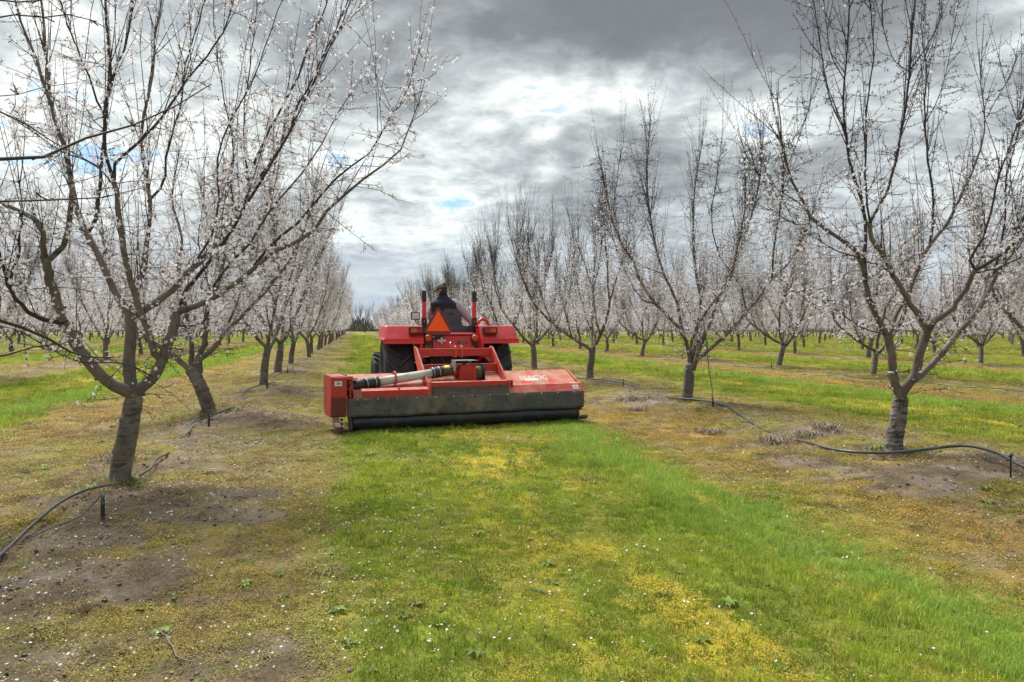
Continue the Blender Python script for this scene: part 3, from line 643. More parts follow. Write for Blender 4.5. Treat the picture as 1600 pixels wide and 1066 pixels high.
LIMBS_L1 = [
 ([(-0.0,0.0,-0.04),(0.02,0.0,0.19),(0.07,-0.01,0.43),(0.11,-0.01,0.64),(0.14,-0.01,0.81)],0.115,0.098),
 ([(0.14,-0.01,0.81),(0.12,-0.06,0.86),(-0.03,-0.08,0.95),(-0.16,-0.11,1.09),(-0.26,-0.15,1.25),(-0.35,-0.19,1.42),(-0.38,-0.25,1.53)],0.066,0.056),
 ([(-0.38,-0.25,1.53),(-0.42,-0.26,1.72),(-0.46,-0.27,1.87),(-0.48,-0.29,2.0),(-0.5,-0.31,2.11)],0.05,0.042),
 ([(-0.5,-0.31,2.11),(-0.47,-0.4,2.18),(-0.43,-0.49,2.26),(-0.47,-0.58,2.39),(-0.6,-0.65,2.47),(-0.77,-0.71,2.55),(-0.93,-0.77,2.75)],0.034,0.014),
 ([(-0.48,-0.32,2.05),(-0.41,-0.31,2.14),(-0.34,-0.3,2.21),(-0.31,-0.28,2.46),(-0.3,-0.25,2.72),(-0.37,-0.2,3.06),(-0.46,-0.15,3.37),(-0.56,-0.1,3.64),(-0.65,-0.05,3.93),(-0.79,0.01,4.27),(-0.88,0.07,4.62)],0.034,0.009),
 ([(-0.38,-0.25,1.53),(-0.45,-0.32,1.53),(-0.52,-0.41,1.57),(-0.61,-0.5,1.66),(-0.65,-0.6,1.78),(-0.65,-0.71,1.94),(-0.64,-0.83,2.07),(-0.68,-0.94,2.27)],0.027,0.012),
 ([(-0.66,-0.59,1.78),(-0.62,-0.62,1.95),(-0.54,-0.67,2.09),(-0.54,-0.7,2.2),(-0.49,-0.74,2.41),(-0.52,-0.76,2.72)],0.016,0.006),
 ([(0.14,-0.01,0.81),(0.09,0.06,0.97),(0.06,0.13,1.16),(0.06,0.2,1.39),(0.03,0.28,1.62)],0.07,0.058),
 ([(0.03,0.28,1.62),(-0.11,0.37,1.79),(-0.22,0.45,1.99),(-0.33,0.55,2.23),(-0.5,0.65,2.5),(-0.59,0.74,2.73),(-0.66,0.83,3.09),(-0.83,0.95,3.57),(-0.95,1.05,4.06),(-1.01,1.15,4.55),(-1.1,1.25,5.12)],0.046,0.012),
 ([(-0.46,0.65,2.42),(-0.41,0.73,2.56),(-0.39,0.83,2.95),(-0.39,0.95,3.39),(-0.37,1.06,3.96),(-0.2,1.14,4.62),(-0.13,1.25,5.22)],0.026,0.01),
 ([(0.03,0.28,1.62),(0.08,0.33,1.79),(0.13,0.4,2.03),(0.13,0.48,2.23),(0.12,0.56,2.32),(0.14,0.64,2.74),(0.09,0.74,2.97),(-0.0,0.85,3.42),(0.0,0.94,3.69),(0.08,1.01,4.23),(0.08,1.11,4.62),(0.14,1.19,5.15)],0.034,0.011),
 ([(0.11,0.64,2.76),(0.25,0.7,2.97),(0.26,0.8,3.33),(0.36,0.89,3.76),(0.4,1.0,4.27),(0.52,1.09,4.79),(0.64,1.19,5.33)],0.018,0.007),
 ([(0.04,0.28,1.58),(0.21,0.39,1.71),(0.32,0.54,1.82),(0.51,0.69,2.09),(0.73,0.83,2.36),(0.94,0.98,2.72),(1.03,1.16,3.02)],0.048,0.03),
 ([(1.03,1.16,3.02),(1.06,1.22,3.25),(1.23,1.26,3.7),(1.42,1.29,4.07),(1.68,1.32,4.73),(1.87,1.36,5.24),(1.93,1.43,5.57)],0.022,0.008),
 ([(1.03,1.16,3.02),(1.24,1.13,3.29),(1.43,1.09,3.63),(1.7,1.04,4.23),(1.96,1.0,4.74),(2.12,0.97,5.17),(2.22,0.95,5.45)],0.02,0.007),
 ([(1.96,1.0,4.74),(2.12,0.94,4.9),(2.28,0.87,5.03),(2.5,0.79,5.18)],0.008,0.003),
 ([(1.02,1.17,3.07),(0.97,1.23,3.57),(0.98,1.29,4.12),(1.05,1.34,4.68),(1.11,1.4,5.4)],0.013,0.006),
 ([(0.92,1.08,2.73),(0.86,1.05,2.99),(0.89,0.99,3.4),(0.81,0.95,3.87),(0.74,0.91,4.4),(0.72,0.86,4.99)],0.013,0.005),
 ([(0.14,-0.01,0.81),(0.17,-0.0,0.87),(0.31,-0.01,1.01),(0.39,-0.01,1.17),(0.44,-0.0,1.33),(0.5,0.01,1.51),(0.51,0.03,1.62)],0.066,0.05),
 ([(0.51,0.03,1.62),(0.59,-0.01,1.64),(0.77,-0.07,1.71),(1.0,-0.13,1.85),(1.25,-0.2,2.05),(1.54,-0.28,2.25),(1.74,-0.35,2.3),(1.88,-0.4,2.5),(2.05,-0.45,2.7),(2.32,-0.53,2.9),(2.54,-0.6,3.05),(2.64,-0.64,3.22),(2.73,-0.68,3.46),(2.79,-0.71,3.69),(2.81,-0.74,3.75)],0.036,0.004),
 ([(1.24,-0.18,2.06),(1.43,-0.19,2.28),(1.69,-0.22,2.52),(1.94,-0.23,2.85),(2.17,-0.25,3.04),(2.37,-0.26,3.23),(2.48,-0.25,3.45),(2.67,-0.26,3.76),(2.76,-0.24,4.05),(2.83,-0.22,4.38)],0.018,0.003),
 ([(0.76,-0.03,1.71),(0.94,-0.0,2.01),(1.2,0.02,2.33),(1.38,0.06,2.65),(1.59,0.09,2.91),(1.83,0.12,3.25),(2.02,0.17,3.65),(2.18,0.22,3.94)],0.018,0.004),
 ([(0.51,0.03,1.6),(0.58,0.05,1.82),(0.82,0.05,2.13),(1.06,0.04,2.51),(1.23,0.06,2.83),(1.47,0.06,3.28),(1.65,0.08,3.61),(1.84,0.09,4.07),(2.09,0.1,4.6),(2.22,0.13,5.0)],0.026,0.006),
 ([(0.53,-0.08,1.5),(0.69,-0.19,1.49),(0.82,-0.3,1.53),(0.89,-0.4,1.69),(0.86,-0.48,1.98),(0.82,-0.56,2.25),(0.88,-0.66,2.52),(0.91,-0.76,2.78)],0.012,0.004),
 ([(0.38,0.02,1.16),(0.35,-0.01,1.18),(0.28,-0.03,1.4),(0.2,-0.06,1.67),(0.17,-0.1,1.84),(0.12,-0.14,2.06),(0.09,-0.18,2.35),(0.07,-0.22,2.63),(0.06,-0.27,2.78)],0.04,0.03),
 ([(0.06,-0.27,2.78),(0.01,-0.28,2.94),(-0.01,-0.29,3.18),(0.0,-0.32,3.4),(0.06,-0.35,3.7),(0.05,-0.37,4.06),(0.03,-0.38,4.5)],0.021,0.012),
 ([(0.06,-0.27,2.81),(0.05,-0.22,2.95),(0.12,-0.19,3.05),(0.28,-0.17,3.22),(0.49,-0.16,3.5),(0.69,-0.14,3.82),(0.82,-0.11,4.04),(0.98,-0.09,4.31),(1.07,-0.04,4.69)],0.02,0.007),
 ([(0.03,-0.26,2.78),(-0.03,-0.33,2.88),(-0.15,-0.4,2.95),(-0.27,-0.48,2.98),(-0.47,-0.54,3.12),(-0.62,-0.62,3.22),(-0.77,-0.69,3.3)],0.01,0.005),
 ([(0.0,-0.3,3.35),(-0.08,-0.31,3.56),(-0.17,-0.32,3.81),(-0.27,-0.34,4.1),(-0.36,-0.35,4.42)],0.013,0.007),
 ([(0.5,0.75,2.1),(0.71,0.68,2.45),(0.81,0.62,2.85),(0.79,0.59,3.24),(0.94,0.52,3.62),(1.16,0.43,4.0),(1.33,0.36,4.44),(1.52,0.27,4.87)],0.016,0.005),
 ([(0.32,-0.05,1.01),(0.14,-0.22,1.14),(-0.23,-0.37,1.18),(-0.41,-0.59,1.33),(-0.51,-0.82,1.45),(-0.63,-1.06,1.51)],0.008,0.004),
]
LIMBS_R1 = [
 ([(-0.03,0.0,-0.03),(0.01,-0.0,0.24),(0.05,-0.01,0.47),(0.07,-0.01,0.63)],0.118,0.098),
 ([(0.07,-0.01,0.63),(-0.0,-0.01,0.77),(-0.05,-0.02,0.96),(-0.09,-0.04,1.18),(-0.16,-0.05,1.38)],0.062,0.054),
 ([(-0.16,-0.05,1.38),(-0.3,-0.06,1.59),(-0.42,-0.08,1.79),(-0.5,-0.12,1.99),(-0.58,-0.16,2.19),(-0.72,-0.18,2.36),(-0.98,-0.18,2.52),(-1.22,-0.19,2.65),(-1.43,-0.21,2.97),(-1.58,-0.23,3.22),(-1.67,-0.27,3.48),(-1.73,-0.32,3.79),(-1.77,-0.37,4.12)],0.042,0.004),
 ([(-1.57,-0.22,3.22),(-1.47,-0.24,3.47),(-1.39,-0.25,3.69),(-1.34,-0.26,3.85),(-1.3,-0.26,4.25)],0.007,0.003),
 ([(-1.16,-0.12,2.66),(-1.37,-0.17,2.83),(-1.61,-0.24,2.92),(-1.85,-0.31,3.03),(-2.08,-0.39,3.15),(-2.25,-0.49,3.32)],0.01,0.003),
 ([(-0.53,-0.16,1.99),(-0.52,-0.12,2.32),(-0.47,-0.07,2.65),(-0.5,-0.01,2.97),(-0.57,0.06,3.35),(-0.59,0.13,3.73),(-0.57,0.19,4.36),(-0.48,0.23,5.0),(-0.45,0.29,5.56)],0.028,0.007),
 ([(-0.55,0.18,3.75),(-0.74,0.18,4.07),(-0.86,0.17,4.5),(-0.96,0.14,4.93),(-1.07,0.12,5.42)],0.01,0.005),
 ([(-0.56,0.19,4.37),(-0.74,0.18,4.62),(-0.85,0.14,5.01),(-0.94,0.09,5.42)],0.008,0.004),
 ([(0.07,-0.01,0.63),(0.08,-0.03,0.71),(0.2,-0.08,0.91),(0.23,-0.11,1.15),(0.3,-0.15,1.41)],0.064,0.054),
 ([(0.3,-0.15,1.41),(0.18,-0.16,1.59),(0.03,-0.19,1.73),(-0.12,-0.21,1.93),(-0.28,-0.23,2.16),(-0.43,-0.25,2.35),(-0.57,-0.29,2.51),(-0.62,-0.34,2.63)],0.04,0.03),
 ([(-0.62,-0.34,2.63),(-0.53,-0.34,2.76),(-0.44,-0.34,2.92),(-0.3,-0.35,3.37),(-0.19,-0.35,3.89),(-0.14,-0.34,4.32),(-0.06,-0.32,5.18),(-0.04,-0.31,5.47)],0.022,0.009),
 ([(-0.62,-0.34,2.63),(-0.68,-0.36,3.0),(-0.72,-0.39,3.34),(-0.75,-0.43,3.84),(-0.7,-0.48,4.44),(-0.78,-0.51,5.03),(-0.8,-0.56,5.21)],0.014,0.006),
 ([(-0.12,-0.31,4.34),(0.01,-0.36,4.53),(0.14,-0.42,4.8),(0.22,-0.47,5.21)],0.009,0.005),
 ([(-0.12,-0.31,4.34),(-0.27,-0.3,4.42),(-0.39,-0.29,4.66),(-0.46,-0.3,4.94),(-0.46,-0.32,5.28)],0.006,0.004),
 ([(0.3,-0.15,1.41),(0.29,-0.23,1.5),(0.42,-0.36,1.67),(0.5,-0.48,1.89),(0.52,-0.59,2.1)],0.045,0.034),
 ([(0.52,-0.59,2.1),(0.45,-0.6,2.2),(0.56,-0.64,2.44),(0.64,-0.68,2.83),(0.66,-0.71,3.06),(0.77,-0.76,3.4),(0.84,-0.8,3.71),(0.95,-0.85,4.01)],0.02,0.008),
 ([(0.52,-0.59,2.1),(0.6,-0.68,2.17),(0.78,-0.79,2.35),(0.82,-0.88,2.62),(0.9,-0.98,2.95),(0.97,-1.07,3.34)],0.028,0.014),
 ([(0.52,-0.59,2.07),(0.65,-0.77,2.11),(0.77,-0.97,2.24),(0.87,-1.17,2.29)],0.012,0.008),
 ([(-0.1,-0.01,1.37),(-0.01,0.05,1.53),(0.2,0.1,1.8),(0.44,0.15,2.23),(0.64,0.21,2.48),(0.89,0.25,2.71),(1.18,0.3,3.13),(1.4,0.36,3.45),(1.6,0.43,3.81),(1.72,0.51,4.13),(1.75,0.62,4.57),(1.81,0.72,5.13)],0.04,0.005),
 ([(1.81,0.6,4.16),(1.95,0.58,4.43),(2.1,0.55,4.68),(2.22,0.53,4.97)],0.008,0.004),
 ([(0.79,0.38,2.5),(0.85,0.39,2.96),(0.81,0.43,3.52),(0.78,0.47,4.01),(0.81,0.49,4.57),(0.78,0.53,5.14)],0.024,0.006),
 ([(0.77,0.46,4.0),(0.93,0.43,4.32),(1.02,0.4,4.65),(1.09,0.38,5.11),(1.16,0.36,5.54)],0.008,0.003),
 ([(0.1,-0.01,0.75),(0.33,0.0,0.88),(0.69,0.01,1.2),(0.93,0.04,1.44),(1.2,0.06,1.69),(1.42,0.1,1.99),(1.7,0.13,2.35),(1.96,0.17,2.57),(2.36,0.17,2.93),(2.68,0.2,3.39)],0.05,0.02),
 ([(1.45,0.13,1.99),(1.58,0.14,2.39),(1.69,0.17,2.87),(1.74,0.21,3.36),(1.92,0.22,3.93),(2.04,0.25,4.42)],0.02,0.007),
 ([(-0.12,-0.2,1.93),(-0.32,-0.25,2.1),(-0.68,-0.27,2.23),(-1.06,-0.3,2.33),(-1.44,-0.33,2.53),(-1.67,-0.4,2.62),(-1.94,-0.46,2.73)],0.012,0.004),
 ([(-0.16,-0.05,1.38),(-0.54,-0.16,1.45),(-0.97,-0.3,1.63),(-1.39,-0.45,1.79),(-1.77,-0.62,1.84)],0.01,0.004),
]
LIMBS_R2 = [
 ([(0.0,0.0,-0.05),(0.03,0.0,0.26),(0.05,0.0,0.49),(0.08,0.0,0.74)],0.125,0.105),
 ([(0.08,0.0,0.72),(-0.09,-0.03,1.35),(-0.64,-0.0,1.94),(-1.01,-0.01,2.42),(-1.14,-0.08,2.75),(-1.41,-0.13,3.06),(-1.66,-0.17,3.63),(-1.79,-0.24,4.1),(-1.98,-0.3,4.85)],0.048,0.005),
 ([(-0.1,-0.05,1.35),(-0.18,0.05,1.95),(-0.42,0.19,2.56),(-0.55,0.31,3.18),(-0.67,0.45,4.15),(-0.6,0.54,5.29),(-0.51,0.63,5.88)],0.038,0.005),
 ([(0.08,0.0,0.72),(0.2,0.09,1.02),(0.31,0.2,1.45),(0.45,0.31,2.06),(0.42,0.46,2.6),(0.42,0.61,3.35),(0.54,0.75,4.53),(0.75,0.86,5.44)],0.044,0.005),
 ([(0.08,-0.0,0.69),(0.26,-0.07,0.9),(0.5,-0.16,1.12),(1.12,-0.33,1.78),(1.59,-0.46,2.44),(1.98,-0.58,2.87),(2.18,-0.66,3.3),(2.36,-0.74,4.04)],0.05,0.006),
 ([(0.16,-0.01,0.77),(0.32,0.05,1.09),(0.55,0.12,1.56),(0.85,0.18,2.3),(1.3,0.22,3.16),(1.65,0.29,4.03),(1.85,0.39,5.15),(1.85,0.53,5.86)],0.044,0.005),
 ([(1.57,-0.49,2.43),(1.57,-0.57,3.08),(1.66,-0.68,4.04),(1.67,-0.77,4.82),(1.97,-0.93,5.43)],0.022,0.005),
 ([(1.13,-0.31,1.78),(0.99,-0.34,2.3),(0.54,-0.31,2.92),(0.35,-0.34,3.54),(0.41,-0.43,4.4),(0.49,-0.52,5.37)],0.018,0.004),
 ([(0.08,0.0,0.72),(0.06,-0.11,1.28),(0.35,-0.31,1.91),(0.64,-0.52,2.41),(0.69,-0.68,2.89),(0.79,-0.85,3.85),(0.67,-0.97,4.9)],0.035,0.005),
 ([(-0.44,0.14,2.56),(-0.86,0.34,2.76),(-1.14,0.53,3.16),(-1.28,0.7,3.76),(-1.17,0.82,4.58),(-0.99,0.93,5.4)],0.015,0.004),
 ([(-0.65,-0.03,1.94),(-0.88,0.14,2.05),(-1.14,0.33,2.56),(-1.41,0.53,3.35),(-1.55,0.71,3.89)],0.015,0.004),
]
LIMBS_L2 = [
 ([(-0.0,0.0,-0.03),(-0.12,0.03,0.33),(-0.25,0.07,0.61),(-0.32,0.08,0.74)],0.13,0.11),
 ([(-0.32,0.08,0.72),(-0.46,0.08,0.83),(-0.65,0.09,1.02),(-0.96,0.13,1.21),(-1.26,0.16,1.53),(-1.51,0.18,1.95),(-1.65,0.18,2.48),(-1.68,0.15,3.1),(-1.77,0.14,3.72)],0.055,0.008),
 ([(-0.32,0.08,0.72),(-0.33,0.2,0.99),(-0.39,0.34,1.31),(-0.49,0.5,1.75),(-0.63,0.68,2.31),(-0.6,0.82,2.99),(-0.8,1.02,3.69),(-0.71,1.16,4.63)],0.05,0.008),
 ([(-0.3,0.08,0.74),(-0.17,0.09,0.99),(-0.09,0.11,1.32),(-0.1,0.16,1.64),(0.09,0.17,2.18),(0.21,0.19,2.73),(0.18,0.25,3.49),(0.34,0.27,4.26),(0.28,0.34,4.93)],0.055,0.008),
 ([(-0.23,0.07,0.8),(0.01,-0.0,1.05),(0.22,-0.07,1.32),(0.59,-0.18,1.69),(1.01,-0.29,2.17),(1.33,-0.38,2.59),(1.59,-0.45,3.22),(1.75,-0.51,3.85)],0.05,0.007),
 ([(0.21,-0.02,1.32),(0.41,0.07,1.85),(0.55,0.19,2.51),(0.8,0.3,3.3),(0.95,0.43,3.99),(0.99,0.59,4.81)],0.03,0.006),
]
OVERHANG = [
 ([(1.395,0.491,1.868),(1.441,0.575,1.898),(1.49,0.659,1.916),(1.542,0.742,1.968),(1.616,0.821,2.034),(1.726,0.893,2.107),(1.87,0.958,2.23)],0.0075,0.0015),
 ([(1.472,0.318,1.742),(1.525,0.369,1.757),(1.596,0.415,1.768),(1.695,0.455,1.785),(1.715,0.513,1.807),(1.775,0.562,1.832)],0.005,0.001),
 ([(1.06,1.239,2.523),(1.136,1.326,2.577),(1.221,1.411,2.629),(1.317,1.494,2.703)],0.004,0.002),
 ([(1.06,1.238,2.471),(1.136,1.325,2.518),(1.272,1.399,2.568),(1.335,1.488,2.609),(1.41,1.574,2.597)],0.004,0.0015),
 ([(1.163,1.006,2.143),(1.243,1.057,2.182),(1.331,1.107,2.228),(1.425,1.156,2.268)],0.003,0.001),
 ([(0.85,1.676,1.58),(0.945,1.757,1.495),(1.05,1.836,1.455),(1.139,1.917,1.365),(1.183,2.01,1.342),(1.254,2.097,1.34)],0.01,0.003),
 ([(0.797,1.786,1.344),(0.898,1.867,1.359),(0.956,1.957,1.384),(1.075,2.034,1.411),(1.121,2.127,1.437)],0.007,0.002),
 ([(0.646,2.146,2.505),(0.738,2.278,2.45),(0.846,2.408,2.402),(0.953,2.537,2.33),(1.042,2.671,2.292)],0.006,0.002),
]
# ------------------------------------------------------------------ almond trees
def unit(v): return v / (np.linalg.norm(v) + 1e-9)
def resample(pts, n, wob=0, r=None):
    """smooth curve through pts, n points"""
    p = np.asarray(pts, float); m = len(p)
    d = np.r_[0, np.cumsum(np.linalg.norm(np.diff(p, axis=0), axis=1))]; t = np.linspace(0, d[-1], n)
    tan = np.gradient(p, d + np.arange(m) * 1e-9, axis=0)
    i = np.clip(np.searchsorted(d, t, 'right') - 1, 0, m - 2); h = (d[i + 1] - d[i])[:, None]; s = ((t - d[i]) / (d[i + 1] - d[i] + 1e-9))[:, None]
    o = (2 * s**3 - 3 * s**2 + 1) * p[i] + (s**3 - 2 * s**2 + s) * h * tan[i] + (-2 * s**3 + 3 * s**2) * p[i + 1] + (s**3 - s**2) * h * tan[i + 1]
    if wob: o[1:-1] += r.normal(0, wob, (n - 2, 3))
    return o
def tubes(P, Rd, S):
    """P [B,N,3], Rd [B,N] -> verts, quads"""
    B, N, _ = P.shape
    T = np.empty_like(P); T[:, 1:-1] = P[:, 2:] - P[:, :-2]; T[:, 0] = P[:, 1] - P[:, 0]; T[:, -1] = P[:, -1] - P[:, -2]
    T /= np.linalg.norm(T, axis=2, keepdims=True) + 1e-9
    ref = np.broadcast_to(np.array([.31, .87, .38]), T.shape); A = np.cross(T, ref); A /= np.linalg.norm(A, axis=2, keepdims=True) + 1e-9
    Bn = np.cross(T, A); w = np.arange(S) * 2 * np.pi / S
    V = P[:, :, None] + (A[:, :, None] * np.cos(w)[None, None, :, None] + Bn[:, :, None] * np.sin(w)[None, None, :, None]) * Rd[:, :, None, None]
    i = np.arange(N - 1)[:, None] * S; k = np.arange(S)[None]; k2 = (k + 1) % S
    F = np.stack([i + k, i + k2, i + S + k2, i + S + k], -1).reshape(-1, 4)
    F = (F[None] + (np.arange(B) * N * S)[:, None, None]).reshape(-1, 4)
    return V.reshape(-1, 3), F
class Wood:
    def __init__(s): s.V = []; s.F = []; s.n = 0
    def add(s, P, Rd, S):
        if not len(P): return
        v, f = tubes(np.asarray(P, float), np.asarray(Rd, float), S); s.V.append(v); s.F.append(f + s.n); s.n += len(v)
    def mesh(s, name, m): return np_mesh(name, np.concatenate(s.V), np.concatenate(s.F), [m], smooth=True, quads=True)

def flower_mesh(name, P, Nrm, size, detail, r, pink):
    """blossoms at points P facing Nrm"""
    n = len(P); Nrm = Nrm / (np.linalg.norm(Nrm, axis=1)[:, None] + 1e-9)
    a = r.uniform(0, 6.283, n); ref = np.stack([np.cos(a), np.sin(a), r.uniform(-.3, .3, n)], -1)
    U = np.cross(Nrm, ref); U /= np.linalg.norm(U, axis=1)[:, None] + 1e-9; W = np.cross(Nrm, U)
    s = (size * r.uniform(.7, 1.2, n))[:, None]
    if detail == 2:                                   # five separate notched petals and a dark eye
        vs = []; fs = []; mi = []
        for k in range(5):
            w = k * 1.2566 + .1; d = U * math.cos(w) + W * math.sin(w); e = -U * math.sin(w) + W * math.cos(w)
            lift = Nrm * s * r.uniform(.05, .5, n)[:, None]
            vs += [P + d * s * .12, P + d * s * .62 + e * s * .36 + lift * .6, P + d * s * 1.0 + lift, P + d * s * .62 - e * s * .36 + lift * .6]
        vs += [P + Nrm * s * .14 + U * s * .17, P + Nrm * s * .14 + W * s * .17, P + Nrm * s * .14 - U * s * .17, P + Nrm * s * .14 - W * s * .17]
        V = np.stack(vs, 1).reshape(-1, 3); b = (np.arange(n) * 24)[:, None]
        F = np.concatenate([b + np.array([[4 * k, 4 * k + 1, 4 * k + 2, 4 * k + 3]]) for k in range(6)])
        mi = np.concatenate([np.where(pink, 1, 0)] * 5 + [np.full(n, 2)])
    elif detail == 1:                                 # cupped four-sided star
        ring = [(1, 0), (.35, .35), (-.1, 1), (-.4, .3), (-1, -.2), (-.2, -.45), (.2, -1), (.4, -.3)]
        vs = [P + (U * x + W * y) * s + Nrm * s * (.35 if i % 2 == 0 else 0) for i, (x, y) in enumerate(ring)]
        V = np.stack(vs, 1).reshape(-1, 3); b = (np.arange(n) * 8)[:, None]
        F = np.concatenate([b + np.array([[7, 0, 1, 3]]), b + np.array([[1, 2, 3, 7]]), b + np.array([[3, 4, 5, 7]]), b + np.array([[5, 6, 7, 7]])[:, :4]])
        F = np.concatenate([b + np.array([[7, 0, 1, 3]]), b + np.array([[3, 4, 5, 7]]), b + np.array([[1, 2, 3, 5]]), b + np.array([[5, 6, 7, 3]])])
        mi = np.tile(np.where(pink, 1, 0), 4)
    else:
        vs = [P + U * s, P + W * s * .8 + Nrm * s * .4, P - U * s, P - W * s * .8 + Nrm * s * .3]
        V = np.stack(vs, 1).reshape(-1, 3); b = (np.arange(n) * 4)[:, None]; F = b + np.array([[0, 1, 2, 3]]); mi = np.where(pink, 1, 0)
    return np_mesh(name, V, F, [M['petal'], M['petal_pink'], M['calyx']], mi, quads=True)

def shoot(r, p, d, L, n, wob, up, out=None):
    pts = [p]; st = L / (n - 1); d = unit(d)
    for i in range(n - 1):
        d = unit(d + np.array([0, 0, up]) + r.normal(0, wob, 3)); p = p + d * st; pts.append(p)
    return np.array(pts)

def generic_limbs(r, spread=1.0, lean=(0, 0), hscale=1.0):
    L = []
    th = r.uniform(.78, 1.0); top = np.array([lean[0] * th, lean[1] * th, th]); r0 = r.uniform(.10, .125)
    L.append((resample([(0, 0, -.06), (lean[0] * th * .35, lean[1] * th * .3, th * .4), top], 5, .006, r), r0 * 1.08, r0 * .86))
    ns = r.integers(3, 5); az0 = r.uniform(0, 6.28)
    for k in range(ns):
        az = az0 + k * 6.283 / ns + r.normal(0, .22); el = R(r.uniform(38, 54)) ; o = np.array([math.cos(az), math.sin(az), 0])
        d = np.array([math.cos(az) * math.cos(el) * spread, math.sin(az) * math.cos(el) * spread, math.sin(el)])
        s = shoot(r, top + np.array([0, 0, -.04 * k]), d, r.uniform(1.4, 2.0) * hscale, 7, .07, .11)
        rr = r.uniform(.05, .062); L.append((s, rr, rr * .6))
        ends = []
        for t, sc in ((.42, .6), (.68, .75), (1.0, 1.0), (1.0, .95)):
            if t < 1 and r.uniform() < .25: continue
            i = min(int(t * 6), 6); dd = s[i] - s[i - 1]; dd = unit(dd)
            side = np.array([-math.sin(az), math.cos(az), 0]) * r.choice([-1, 1]) * r.uniform(.35, .9)
            if t == 1.0: side *= .8
            d2 = unit(dd * .8 + side + np.array([0, 0, r.uniform(.45, 1.0)]) + o * .10)
            l2 = r.uniform(1.3, 2.1) * hscale * (.75 + .25 * sc); s2 = shoot(r, s[i], d2, l2, 8, .06, .10)
            r2 = rr * .58 * (.7 + .3 * sc); L.append((s2, r2, r2 * .35)); ends.append((s2, r2 * .4))
        for s2, re in ends:
            for q_ in range(r.integers(2, 4)):
                i = r.integers(3, 8); d3 = unit((s2[i] - s2[i - 1]) / np.linalg.norm(s2[i] - s2[i - 1]) + r.normal(0, .30, 3) + np.array([0, 0, .75]))
                s3 = shoot(r, s2[i], d3, r.uniform(1.0, 1.9) * hscale, 7, .035, .06); L.append((s3, re * .85, .0028))
    return L

